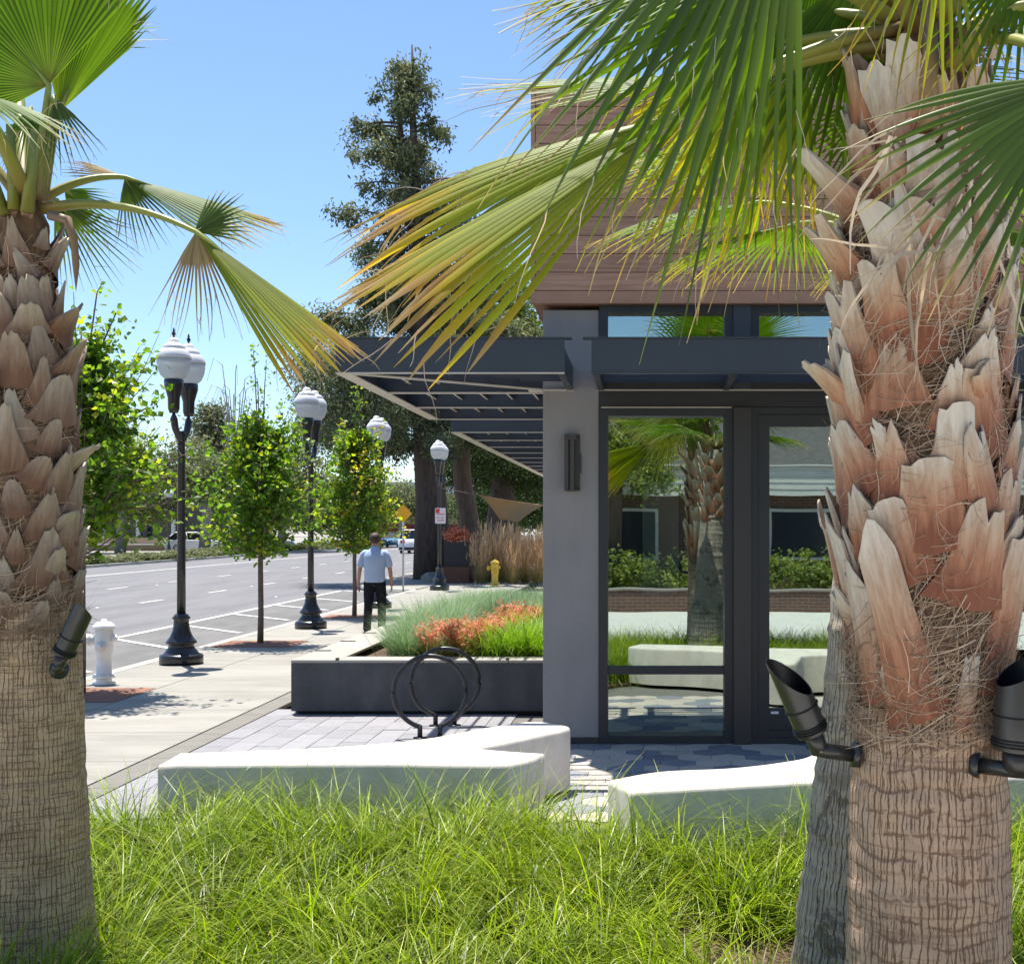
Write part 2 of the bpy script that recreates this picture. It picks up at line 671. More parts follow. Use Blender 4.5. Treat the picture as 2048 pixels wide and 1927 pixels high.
def plankmat():
    m, nt, b, out = newmat('wood_plank')
    N, L = nt.nodes, nt.links
    geo = N.new('ShaderNodeNewGeometry')
    oi = N.new('ShaderNodeObjectInfo')
    add = N.new('ShaderNodeVectorMath')
    add.operation = 'ADD'
    L.new(geo.outputs['Position'], add.inputs[0])
    sc = N.new('ShaderNodeVectorMath')
    sc.operation = 'SCALE'
    sc.inputs[0].default_value = (13, 5, 7)
    L.new(oi.outputs['Random'], sc.inputs['Scale'])
    L.new(sc.outputs[0], add.inputs[1])
    mp = N.new('ShaderNodeMapping')
    mp.inputs['Scale'].default_value = (1.2, 20, 34)
    L.new(add.outputs[0], mp.inputs[0])
    nz = N.new('ShaderNodeTexNoise')
    nz.inputs['Scale'].default_value = 1.6
    nz.inputs['Detail'].default_value = 6
    nz.inputs['Distortion'].default_value = 0.6
    L.new(mp.outputs[0], nz.inputs['Vector'])
    c = ramp_nodes(nt, nz.outputs['Fac'], [(0.3, (0.28, 0.145, 0.09)), (0.6, (0.41, 0.23, 0.15)), (0.8, (0.47, 0.28, 0.19))])
    mr = N.new('ShaderNodeMapRange')
    mr.inputs[3].default_value, mr.inputs[4].default_value = 0.88, 1.12
    L.new(oi.outputs['Random'], mr.inputs[0])
    s2 = N.new('ShaderNodeVectorMath')
    s2.operation = 'SCALE'
    L.new(c, s2.inputs[0])
    L.new(mr.outputs[0], s2.inputs['Scale'])
    L.new(s2.outputs[0], b.inputs['Base Color'])
    b.inputs['Roughness'].default_value = 0.62
    return m


m_plank = plankmat()
m_trim = pm('wood_trim', (0.36, 0.195, 0.125), 0.6, 0.1, 6)

YF = 11.1          # facade plane
XL = -0.884        # building's street-side corner
bld = thing('storefront_building', 'dark grey modern corner building with brown plank upper storey and glass storefront', 'building', (XL, YF, 0))
# column and walls
box('column', m_stucco, XL, (1198 - CX) * YF / F, YF, YF + 0.5, 0.0, 3.70, bld, 0.006)
box('column_base', m_frame, XL - 0.002, (1198 - CX) * YF / F + 0.001, YF - 0.012, YF + 0.4, 0.001, 0.055, bld)
box('side_wall', m_stucco, XL + 0.002, XL + 0.25, YF + 0.5, 33.6, 0.0, 3.70, bld)
box('back_wall', m_stucco, XL + 0.002, 7, 33.6, 33.8, 0.0, 3.70, bld)
box('end_wall', m_stucco, 7.0, 7.25, YF + 0.05, 33.8, 0.0, 3.70, bld)
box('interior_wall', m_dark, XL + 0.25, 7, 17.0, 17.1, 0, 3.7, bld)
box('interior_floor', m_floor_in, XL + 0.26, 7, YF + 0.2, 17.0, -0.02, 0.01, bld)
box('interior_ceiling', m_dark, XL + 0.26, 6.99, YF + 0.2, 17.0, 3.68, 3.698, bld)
# upper storey: core and planks
ZU0, ZU1 = CAMZ + (CY - 606) * 11.0 / F, CAMZ + (CY - 178) * 11.0 / F
XU = (1062 - CX) * 11.0 / F
box('upper_core', m_trim, XU + 0.02, 7.4, 11.03, 33.8, ZU0 + 0.012, ZU1 - 0.01, bld)
box('soffit', m_trim, XU + 0.01, 7.4, 11.02, 33.8, ZU0, ZU0 + 0.01, bld)
box('corner_trim', m_trim, XU, XU + 0.035, 10.985, 11.06, ZU0 - 0.002, ZU1, bld)
box('bottom_trim', m_trim, XU + 0.036, 7.4, 10.985, 11.04, ZU0 - 0.003, ZU0 + 0.1, bld)
box('roof_coping', m_trim, XU - 0.01, 7.42, 10.97, 33.8, ZU1, ZU1 + 0.04, bld)
ph = 0.1555
z = ZU0 + 0.103
r = 0
joints = [[1285, 1900], [1505, 2100], [1380, 1830], [1230, 1700], [1600, 2000], [1330, 1760]]
while z < ZU1 - 0.03:
    h = min(ph, ZU1 - z)
    cuts = [XU + 0.038] + [(p - CX) * 11.0 / F for p in joints[(r + 4) % 6]] + [5.2, 7.4]
    for a, b in zip(cuts[:-1], cuts[1:]):
        box('plank', m_plank, a + 0.0015, b - 0.0015, 10.99, 11.03, z + 0.003, z + h - 0.003, bld, 0.0015)
    z += h
    r += 1
# side planks (street side)
z = ZU0 + 0.103
while z < ZU1 - 0.03:
    h = min(ph, ZU1 - z)
    box('side_plank', m_plank, XU, XU + 0.02, 11.062, 33.8, z + 0.003, z + h - 0.003, bld)
    z += h


def fx(px, Y=YF):
    return (px - CX) * Y / F


def fz(py, Y=YF):
    return CAMZ - (py - CY) * Y / F


YG = YF + 0.09       # glazing plane


def frame_rect(name, px0, px1, py0, py1, w, parent, y0=YF - 0.02, y1=YF + 0.13, mat=None):
    """rectangular frame (outer px box, member width in px) of four butted members -> one mesh"""
    mat = mat or m_frame
    x0, x1, z1, z0 = fx(px0), fx(px1), fz(py0), fz(py1)
    ww = w * YF / F
    m = MB()
    m.box(x0, x0 + ww, y0, y1, z0, z1)
    m.box(x1 - ww, x1, y0, y1, z0, z1)
    m.box(x0 + ww, x1 - ww, y0, y1, z0, z0 + ww)
    m.box(x0 + ww, x1 - ww, y0, y1, z1 - ww, z1)
    return m.build(name, mat, parent)


def pane(px0, px1, py0, py1, parent, y=YG):
    m = MB()
    m.box(fx(px0), fx(px1), y, y + 0.012, fz(py1), fz(py0))
    return m.build('pane', m_glass, parent)


# left window
win = frame_rect('window', 1198.5, 1466, 815, 1487, 17, bld)
box('mullion', m_frame, fx(1215.6), fx(1448.9), YF - 0.005, YF + 0.125, fz(1348), fz(1335), win)
pane(1215, 1449, 831, 1335.5, win)
pane(1215, 1449, 1347.5, 1471, win)
box('header', m_frame, fx(1198.5), 7.0, YF - 0.01, YF + 0.14, fz(814), fz(779), bld)
box('header_bead', m_flange, fx(1203), fx(1463), YF - 0.028, YF - 0.021, fz(816), fz(814), bld)
box('post', m_post, fx(1466.3), fx(1501), YF - 0.06, YF + 0.16, 0.001, fz(815), bld, 0.004)
# door
dfr = frame_rect('door_frame', 1501.4, 1800, 815, 1487, 13, bld)
door = frame_rect('door', 1515, 1787, 829, 1484, 24, bld, YF + 0.005, YF + 0.06)
box('kick_plate', m_frame, fx(1539.2), fx(1762.8), YF + 0.01, YF + 0.055, fz(1459), fz(1416), door)
m = MB()
m.box(fx(1539), fx(1763), YF + 0.03, YF + 0.04, fz(1416.4), fz(852))
m.build('pane', m_glass, door)
m_white = pm('white_plastic', (0.75, 0.75, 0.73), 0.5, 0.04)
box('door_label', m_white, fx(1542), fx(1557), YF - 0.001, YF + 0.005, fz(1427), fz(1422), door)
hm_ = MB()
hm_.tube([P(1748, 1120, YF - 0.02), P(1748, 1120, YF - 0.07), P(1748, 1300, YF - 0.07), P(1748, 1300, YF - 0.02)], 0.012, 8)
hm_.build('handle', m_steel, door, True)
# next bay right of the door
box('post', m_post, fx(1800.3), fx(1836), YF - 0.06, YF + 0.16, 0.001, fz(815), bld, 0.004)
w2 = frame_rect('window', 1836.4, 2130, 815, 1487, 17, bld)
pane(1853, 2113, 831, 1471, w2)
w3 = frame_rect('window', 2131, 2430, 815, 1487, 17, bld)
pane(2148, 2413, 831, 1471, w3)
box('right_wall', m_stucco, fx(2431), 7.0, YF, YF + 0.3, 0, 3.7, bld)
# clerestory
for a, b in ((1198.5, 1466), (1501.4, 1800), (1836.4, 2130), (2131, 2430)):
    c = frame_rect('clerestory_window', a, b, 608.5, 779, 16.5, bld)
    pane(a + 16, b - 16, 625, 763, c)
for a, b in ((1466.3, 1501), (1800.3, 1836)):
    box('clerestory_post', m_steel, fx(a), fx(b), YF - 0.04, YF + 0.16, fz(778.5), fz(608.5), bld)
# things seen through the glass
hp = thing('hanging_panel', 'pale rectangular board hanging inside behind the left shop window', 'panel', P(1320, 1180, 11.3))
box('board', pm('board_paint', (0.72, 0.74, 0.6), 0.7, 0.1, 3), fx(1285, 11.3), fx(1353, 11.3), 11.3, 11.33, fz(1182, 11.3), fz(962, 11.3), hp)
box('edge', m_white, fx(1353, 11.3) + 0.001, fx(1357, 11.3), 11.295, 11.335, fz(1182, 11.3), fz(945, 11.3), hp)
box('edge', m_white, fx(1285, 11.3), fx(1353, 11.3), 11.298, 11.332, fz(1188, 11.3), fz(1182.3, 11.3), hp)

# sconce on the column
sc = thing('wall_light', 'slim bronze wall sconce mounted on the grey column', 'wall light', P(1145, 982, YF))
m_bronze = pm('bronze', (0.07, 0.062, 0.06), 0.45, 0.2, 20, metal=0.3)
X0, X1, Z0, Z1 = fx(1130), fx(1160), fz(982), fz(869)
box('back_plate', m_bronze, X0 + 0.01, X1, YF - 0.012, YF - 0.001, Z0, Z1, sc)
for k, (a, b, d) in enumerate(((0, 0.034, 0.085), (0.048, 0.082, 0.085))):
    box('side_fin', m_bronze, X0 + a, X0 + b, YF - d, YF - 0.013, Z0 + 0.012, Z1 - 0.05, sc)
box('lamp_body', pm('sconce_dark', (0.02, 0.02, 0.022), 0.5), X0 + 0.0345, X0 + 0.0475, YF - 0.06, YF - 0.0135, Z0 + 0.013, Z1 - 0.052, sc)
box('top_cap', m_bronze, X0, X1 - 0.025, YF - 0.09, YF - 0.013, Z1 - 0.049, Z1 - 0.002, sc)
box('bottom_cap', m_bronze, X0, X1, YF - 0.09, YF - 0.013, Z0 + 0.001, Z0 + 0.011, sc)
box('conduit', m_bronze, X1 + 0.001, X1 + 0.012, YF - 0.02, YF - 0.001, Z0 + 0.15, Z1 - 0.16, sc)

# ------------------------------------------------------------------ canopies
ZC0 = 3.015
YC = 9.87


def beam_y(name, x, y0, y1, z0, z1, w, parent, mat=m_steel):
    return box(name, mat, x - w / 2, x + w / 2, y0, y1, z0, z1, parent)


# front canopy over the doors
cf = thing('front_canopy', 'dark steel louvered canopy over the glass doors right of the column', 'canopy', (1.0, YF, ZC0))
XA, XB = fx(1183, YC), 4.6
box('fascia', m_steel, XA, XB, YC, YC + 0.015, ZC0 + 0.008, ZC0 + 0.262, cf)
box('top_flange', m_steel, XA - 0.065, XB, YC - 0.012, YC + 0.09, ZC0 + 0.263, ZC0 + 0.274, cf)
box('bottom_flange', m_steel, XA - 0.001, XB, YC - 0.004, YC + 0.06, ZC0 - 0.002, ZC0 + 0.007, cf)
for k, x in enumerate(np.arange(XA + 0.03, XB, 1.065)):
    bmm = beam_y('cross_beam', x, YC + 0.0655, YF - 0.003, ZC0 - 0.004, ZC0 + 0.16, 0.05, cf)
for k, yv in enumerate(np.arange(YC + 0.15, YF - 0.06, 0.125)):
    m = MB()
    xs_ = [XA + 0.056] + [XA + 0.03 + 1.065 * j for j in range(1, 5)] + [XB]
    c, s = 0.055, 0.03
    m.add([(XA + 0.056, yv - s, ZC0 + 0.05), (XB, yv - s, ZC0 + 0.05), (XB, yv - s + 0.012, ZC0 + 0.05), (XA + 0.056, yv - s + 0.012, ZC0 + 0.05),
           (XA + 0.056, yv + s, ZC0 + 0.15), (XB, yv + s, ZC0 + 0.15), (XB, yv + s + 0.012, ZC0 + 0.15), (XA + 0.056, yv + s + 0.012, ZC0 + 0.15)],
          np.array([(0, 3, 2, 1), (4, 5, 6, 7), (0, 1, 5, 4), (1, 2, 6, 5), (2, 3, 7, 6), (3, 0, 4, 7)]))
    m.build('louver', m_steel, cf)
box('wall_ledger', m_flange, XA, XB, YF - 0.028, YF - 0.013, ZC0 - 0.006, ZC0 + 0.004, cf)

# corner canopy wrapping to the street side
XO = -2.36
YE = 14.15
cc = thing('corner_canopy', 'dark steel louvered canopy wrapping the building corner towards the street', 'canopy', (XL, YF, ZC0))
XR = fx(1129, YC)
box('front_fascia', m_steel, XO, XR, YC, YC + 0.015, ZC0 + 0.008, ZC0 + 0.262, cc)
box('front_top_flange', m_steel, XO - 0.02, XR + 0.055, YC - 0.012, YC + 0.09, ZC0 + 0.263, ZC0 + 0.274, cc)
box('front_bottom_flange', m_flange, XO, XR, YC - 0.004, YC + 0.035, ZC0 - 0.002, ZC0 + 0.007, cc)
box('side_fascia', m_steel, XO, XO + 0.015, YC + 0.016, YE, ZC0 + 0.008, ZC0 + 0.262, cc)
box('side_top_flange', m_steel, XO - 0.02, XO + 0.1, YC + 0.0905, YE, ZC0 + 0.263, ZC0 + 0.274, cc)
box('side_bottom_flange', m_flange, XO - 0.005, XO + 0.11, YC + 0.0355, YE, ZC0 - 0.002, ZC0 + 0.007, cc)
box('end_fascia', m_steel, XO + 0.111, XL - 0.001, YE - 0.015, YE, ZC0 + 0.0075, ZC0 + 0.262, cc)
box('end_flange', m_flange, XO + 0.111, XL - 0.001, YE - 0.05, YE + 0.002, ZC0 - 0.003, ZC0 + 0.0065, cc)
bmx = beam_y('end_beam', XR - 0.03, YC + 0.036, YF - 0.003, ZC0 - 0.003, ZC0 + 0.2, 0.05, cc)


def slanted(name, a, b, w, z0, z1, parent, mat):
    a, b = np.array(a), np.array(b)
    d = nrm(b - a)
    n = np.array([-d[1], d[0]]) * w / 2
    m = MB()
    m.prism([tuple(a - n), tuple(b - n), tuple(b + n), tuple(a + n)], z0, z1)
    return m.build(name, mat, parent)


slanted('mitre_beam', (XO + 0.12, YC + 0.05), (XL - 0.02, YF - 0.02), 0.03, ZC0 + 0.008, ZC0 + 0.2, cc, m_steel)
slanted('mitre_flange', (XO + 0.12, YC + 0.045), (XL - 0.02, YF - 0.025), 0.055, ZC0 - 0.004, ZC0 + 0.0075, cc, m_flange)
box('corner_plate', m_flange, XL - 0.12, XL - 0.002, YF - 0.06, YF + 0.06, ZC0 - 0.012, ZC0 - 0.0045, cc)
for k, yv in enumerate(np.arange(YC + 0.2, YF - 0.1, 0.2)):
    f_ = (yv - YC) / (YF - YC)
    xa = XO + 0.12 + (XL - XO - 0.12) * f_ + 0.08
    if xa < XR - 0.06:
        box('louver', m_steel, xa, XR - 0.056, yv - 0.008, yv + 0.008, ZC0 + 0.05, ZC0 + 0.15, cc)
box('ledger', m_flange, XL - 0.002, XR, YF - 0.03, YF - 0.004, ZC0 - 0.008, ZC0 + 0.006, cc)
ybs = [11.35, 12.75]
for yb in ybs:
    box('cross_beam', m_steel, XO + 0.0155, XL - 0.001, yb, yb + 0.015, ZC0 + 0.008, ZC0 + 0.24, cc)
    box('cross_flange', m_flange, XO + 0.1105, XL - 0.001, yb - 0.025, yb + 0.035, ZC0 - 0.003, ZC0 + 0.0075, cc)
xlouv = np.arange(XO + 0.3, XL - 0.05, 0.25)
for x in xlouv:
    f_ = (x - XO) / (XL - XO)
    ys = YC + 0.06 + (YF - YC) * f_ + 0.05
    spans = [(ys, ybs[0] - 0.002), (ybs[0] + 0.017, ybs[1] - 0.002), (ybs[1] + 0.017, YE - 0.016)]
    for a, b in spans:
        if b - a > 0.1:
            box('louver', m_steel, x - 0.0075, x + 0.0075, a, b, ZC0 + 0.085, ZC0 + 0.185, cc)
            box('louver_edge', m_flange, x - 0.009, x + 0.009, a, b, ZC0 + 0.079, ZC0 + 0.0845, cc)

# second street-side canopy further along
XO2, Y20, Y21 = -2.42, 16.07, 33.4
c2 = thing('side_canopy', 'dark steel louvered canopy further along the street side of the building', 'canopy', (XL, 20, ZC0))
box('front_fascia', m_steel, XO2, XL - 0.001, Y20, Y20 + 0.015, ZC0 + 0.008, ZC0 + 0.262, c2)
box('front_flange', m_flange, XO2, XL - 0.001, Y20 - 0.004, Y20 + 0.06, ZC0 - 0.002, ZC0 + 0.007, c2)
box('side_fascia', m_steel, XO2, XO2 + 0.015, Y20 + 0.016, Y21, ZC0 + 0.008, ZC0 + 0.262, c2)
box('side_flange', m_flange, XO2 - 0.005, XO2 + 0.11, Y20 + 0.061, Y21, ZC0 - 0.002, ZC0 + 0.007, c2)
yb = Y20 + 1.5
prev = Y20
while yb < Y21:
    box('cross_beam', m_steel, XO2 + 0.0155, XL - 0.001, yb, yb + 0.015, ZC0 + 0.008, ZC0 + 0.24, c2)
    box('cross_flange', m_flange, XO2 + 0.1105, XL - 0.001, yb - 0.025, yb + 0.035, ZC0 - 0.003, ZC0 + 0.0075, c2)
    if yb < 24:
        for x in np.arange(XO2 + 0.3, XL - 0.05, 0.25):
            box('louver', m_steel, x - 0.0075, x + 0.0075, prev + 0.017, yb - 0.002, ZC0 + 0.085, ZC0 + 0.185, c2)
            box('louver_edge', m_flange, x - 0.009, x + 0.009, prev + 0.017, yb - 0.002, ZC0 + 0.079, ZC0 + 0.0845, c2)
    prev = yb
    yb += 1.5

# ------------------------------------------------------------------ planter
m_pl = pm('planter_charcoal', (0.075, 0.078, 0.082), 0.75, 0.22, 4, 0.25, 60, c2=(0.095, 0.095, 0.1), wear=0.25, ws=4, wstretch=(1, 1, 0.5))
m_cap = pm('planter_cap', (0.36, 0.335, 0.29), 0.85, 0.1, 4, 0.2, 150, rnd=0.04)
PX0, PY0, PY1, PZ = -3.5, 12.8, 25.0, 0.54
pl = thing('planter', 'long charcoal raised planter with pale concrete cap beside the column', 'planter', (PX0, PY0, 0))
box('plinth', pm('plinth', (0.02, 0.02, 0.02), 0.9), PX0 + 0.06, XL - 0.002, PY0 + 0.04, PY1 - 0.04, 0.0, 0.035, pl)
box('front_wall', m_pl, PX0, XL - 0.002, PY0, PY0 + 0.14, 0.036, PZ - 0.03, pl, 0.004)
box('side_wall', m_pl, PX0, PX0 + 0.14, PY0 + 0.1405, PY1, 0.036, PZ - 0.03, pl)
box('back_wall', m_pl, PX0 + 0.1405, XL - 0.002, PY1 - 0.14, PY1, 0.036, PZ - 0.03, pl)
xx = PX0 + 0.5
cuts = [PX0 - 0.003, -3.03, -2.2, -1.36, XL - 0.003]
for a, b in zip(cuts[:-1], cuts[1:]):
    box('cap_stone', m_cap, a + 0.002, b - 0.002, PY0 - 0.003, PY0 + 0.34, PZ - 0.0295, PZ, pl, 0.006)
yy = PY0 + 0.343
while yy < PY1:
    box('cap_stone', m_cap, PX0 - 0.003, PX0 + 0.46, yy + 0.002, min(yy + 1.0, PY1) - 0.002, PZ - 0.0295, PZ, pl, 0.006)
    yy += 1.0
struct(box('planter_soil', m_mulch, PX0 + 0.141, XL - 0.003, PY0 + 0.141, PY1 - 0.141, 0.05, PZ - 0.09))
m_stop = pm('skate_stop', (0.03, 0.03, 0.032), 0.5)
for px in (673.6, 844, 1014.5):
    p = P(px, 1318, PY0)
    box('skate_stop', m_stop, p[0] - 0.012, p[0] + 0.012, PY0 - 0.01, PY0 + 0.06, PZ + 0.0005, PZ + 0.018, pl)
for k in range(6):
    Yk = 13.7 + 1.15 * k
    box('skate_stop', m_stop, PX0 + 0.0, PX0 + 0.17, Yk, Yk + 0.045, PZ + 0.0005, PZ + 0.008, pl)

# ------------------------------------------------------------------ concrete benches
m_bench = pm('bench_concrete', (0.72, 0.66, 0.565), 0.8, 0.07, 5, 0.35, 240, wear=0.14, ws=6, wstretch=(1, 1, 0.6))


def smooth_poly(pts, sub=6, sharp=()):
    """closed Catmull-Rom through pts; sharp vertices stay corners"""
    pts = [np.array(p, float) for p in pts]
    n = len(pts)
    out = []
    for i in range(n):
        p0, p1, p2, p3 = pts[i - 1], pts[i], pts[(i + 1) % n], pts[(i + 2) % n]
        if i in sharp:
            p0 = p1
        if (i + 1) % n in sharp:
            p3 = p2
        for k in range(sub):
            t = k / sub
            out.append(0.5 * ((2 * p1) + (-p0 + p2) * t + (2 * p0 - 5 * p1 + 4 * p2 - p3) * t * t + (-p0 + 3 * p1 - 3 * p2 + p3) * t ** 3))
    return np.array(out)


def inset(poly, d):
    """move every vertex inwards (counter-clockwise polygon)"""
    e1 = nrm(poly - np.roll(poly, 1, 0))
    e2 = nrm(np.roll(poly, -1, 0) - poly)
    n1 = np.stack([-e1[:, 1], e1[:, 0]], 1)
    n2 = np.stack([-e2[:, 1], e2[:, 0]], 1)
    nn = nrm(n1 + n2)
    return poly + nn * d


def bench(name, pts, top, label, sharp=()):
    import bmesh
    poly = smooth_poly(pts, 7, sharp)
    a = np.sum(poly[:, 0] * np.roll(poly[:, 1], -1) - poly[:, 1] * np.roll(poly[:, 0], -1))
    if a < 0:
        poly = poly[::-1]
    rings = [(0.0, 0.03), (0.0, top - 0.03), (0.005, top - 0.012), (0.013, top - 0.004), (0.03, top)]
    c = np.array([poly[:, 0].mean(), poly[:, 1].mean()])
    bm = bmesh.new()
    rows = []
    for d, z in rings:
        q = inset(poly, d)
        rows.append([bm.verts.new((x - c[0], y - c[1], z)) for x, y in q])
    n = len(poly)
    for r in range(len(rows) - 1):
        for i in range(n):
            bm.faces.new((rows[r][i], rows[r][(i + 1) % n], rows[r + 1][(i + 1) % n], rows[r + 1][i]))
    from mathutils.geometry import delaunay_2d_cdt
    q = inset(poly, rings[-1][0])
    vs2, _, fs2, ov, _, _ = delaunay_2d_cdt([Vector((x, y)) for x, y in q], [(i, (i + 1) % n) for i in range(n)], [], 1, 1e-6)
    vv = [rows[-1][o_[0]] if o_ else bm.verts.new((v_.x - c[0], v_.y - c[1], top)) for v_, o_ in zip(vs2, ov)]
    for f_ in fs2:
        try:
            bm.faces.new([vv[i] for i in f_])
        except ValueError:
            pass
    bmesh.ops.recalc_face_normals(bm, faces=bm.faces)
    me = bpy.data.meshes.new(name)
    bm.to_mesh(me)
    bm.free()
    for p in me.polygons:
        p.use_smooth = abs(p.normal.z) < 0.98
    me.materials.append(m_bench)
    o = bpy.data.objects.new(name, me)
    col.objects.link(o)
    o.location = (c[0], c[1], 0)
    return tag(o, label, 'bench')


bench('concrete_bench', [(-2.88, 7.66), (-1.59, 7.70), (-1.16, 7.67), (-0.82, 7.66), (-0.70, 7.82), (-0.63, 8.05), (-0.85, 8.13), (-1.085, 8.24), (-0.90, 8.47),
                          (-0.73, 8.73), (-0.565, 8.98), (-0.556, 9.16), (-0.82, 9.36), (-1.13, 9.08), (-1.485, 8.60), (-1.96, 8.30), (-2.49, 8.15), (-2.90, 8.06)],
      0.45, 'white concrete bench with forked right end left of the gap, in front of the column', sharp=(0, 3, 5, 7, 17))
bench('concrete_bench', [(-0.08, 6.87), (0.36, 7.0), (0.957, 7.16), (1.5, 7.24), (2.12, 7.3), (2.8, 7.4), (2.85, 7.95), (2.2, 7.95), (1.75, 8.05), (1.62, 8.5), (1.5, 8.95), (1.25, 8.9),
                          (1.13, 8.4), (1.0, 7.98), (0.83, 7.78), (0.49, 7.57), (0.07, 7.46), (-0.214, 7.2)],
      0.45, 'white concrete bench with single rounded left end in front of the glass doors', sharp=(0, 5, 6, 17))

# ------------------------------------------------------------------ bicycle rings
m_black = pm('black_metal', (0.022, 0.022, 0.024), 0.38, 0.15, 8)


def ring(cx, cy, r, gap, foot, label, ang):
    t = thing('bike_ring', label, 'bike rack', (cx, cy, 0), 'round bicycle rings by the planter')
    th = np.linspace(-math.pi / 2 + gap, 1.5 * math.pi - gap, 64)
    zc = foot + r * math.cos(gap)
    pts = np.stack([r * np.cos(th) * math.cos(ang), r * np.cos(th) * math.sin(ang), zc + r * np.sin(th)], 1)
    m = MB()
    m.tube(pts, 0.021, 10)
    m.build('hoop', m_black, t, True, True)
    for p in (pts[0], pts[-1]):
        m = MB()
        m.tube([(p[0], p[1], 0.0), (p[0], p[1], p[2] + 0.012)], 0.022, 10)
        m.lathe([(0.06, 0.0), (0.06, 0.008), (0.024, 0.01)], p[0], p[1], 16)
        m.build('foot', m_black, t, True, True)
    return t


ring((860 - CX) * 11.4 / F, 11.4, 0.315, 0.28, 0.10, 'front ring of the pair of black round bicycle rings', 0.12)
ring((890 - CX) * 12.1 / F, 12.1, 0.315, 0.28, 0.10, 'rear ring of the pair of black round bicycle rings', 0.12)

# ------------------------------------------------------------------ grass bed
bed = MB()
bp_ = [(-3.72, 2.75), (3.4, 2.75), (3.4, 7.1), (2.0, 7.25), (0.2, 6.95), (-0.35, 7.35), (-0.6, 7.75), (-2.9, 7.6), (-3.5, 7.3), (-3.72, 6.8)]
bed.prism(bp_, -0.02, 0.02)
struct(bed.build('planting_bed', m_mulch))


def inside(poly, x, y):
    r = np.zeros(len(x), bool)
    n = len(poly)
    for i in range(n):
        x0, y0 = poly[i]
        x1, y1 = poly[(i + 1) % n]
        c = ((y0 > y) != (y1 > y)) & (x < (x1 - x0) * (y - y0) / (y1 - y0 + 1e-12) + x0)
        r ^= c
    return r


def blades(mb, base, az, length, lean, curve, width, tint_a, tint_b, seg=4):
    """grass blades: base (n,3), azimuth, length, initial lean, curvature; tint.r from root to tip"""
    n = len(base)
    d = np.stack([np.cos(az), np.sin(az), np.zeros(n)], 1)
    side = np.stack([-np.sin(az), np.cos(az), np.zeros(n)], 1)
    tw = rng.uniform(-0.8, 0.8, n)
    side = side * np.cos(tw)[:, None] + d * np.sin(tw)[:, None]
    pos = base.copy()
    ang = lean.copy()
    step = length / seg
    rows = []
    for k in range(seg + 1):
        w = width * (1 - (k / seg) ** 1.6) * 0.5 + width * 0.04
        rows.append((pos - side * w[:, None], pos + side * w[:, None], k / seg))
        ang = ang + curve / seg
        pos = pos + (d * np.sin(ang)[:, None] + np.array([0, 0, 1.0]) * np.cos(ang)[:, None]) * step[:, None]
    v = np.zeros((n, (seg + 1) * 2, 3))
    t = np.zeros((n, (seg + 1) * 2, 3))
    for k, (a, b, f) in enumerate(rows):
        v[:, 2 * k], v[:, 2 * k + 1] = a, b
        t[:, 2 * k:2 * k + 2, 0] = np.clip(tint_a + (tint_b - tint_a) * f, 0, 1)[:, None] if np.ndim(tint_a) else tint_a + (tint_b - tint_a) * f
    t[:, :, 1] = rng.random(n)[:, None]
    q = np.array([(2 * k, 2 * k + 1, 2 * k + 3, 2 * k + 2) for k in range(seg)])
    qq = (q[None] + (np.arange(n) * (seg + 1) * 2)[:, None, None]).reshape(-1, 4)
    mb.add(v.reshape(-1, 3), qq, t.reshape(-1, 3))


m_grass = leafmat('lawn_blades', [(0.0, (0.035, 0.04, 0.004)), (0.35, (0.13, 0.20, 0.006)), (0.72, (0.285, 0.375, 0.012)), (0.9, (0.47, 0.49, 0.07)), (1.0, (0.64, 0.52, 0.22))],  # root stop darkened to paint in the shade between blades
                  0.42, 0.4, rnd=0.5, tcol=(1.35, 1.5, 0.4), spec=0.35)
gb = MB()
# tussocks: centres on a jittered grid, thinning around the palm boots
tx, ty = [], []
s = 0.22
for gx in np.arange(-3.7, 3.4, s):
    for gy in np.arange(3.0, 7.75, s):
        x, y = gx + rng.normal(0, 0.06), gy + rng.normal(0, 0.06)
        tx.append(x)
        ty.append(y)
tx, ty = np.array(tx), np.array(ty)
poly_in = [(-3.66, 2.0), (3.35, 2.0), (3.35, 7.0), (2.0, 7.12), (0.2, 6.8), (-0.35, 7.2), (-0.62, 7.52), (-2.9, 7.48), (-3.4, 7.2), (-3.66, 6.7)]
ok = inside(poly_in, tx, ty)
for (cx_, cy_, cr_) in ((0.45, 5.3, 0.33), (0.82, 3.8, 0.42), (0.87, 4.9, 0.36), (-2.49, 5.2, 0.3), (0.60, 4.95, 0.25)):
    ok &= (tx - cx_) ** 2 + (ty - cy_) ** 2 > cr_ ** 2
tx, ty = tx[ok], ty[ok]
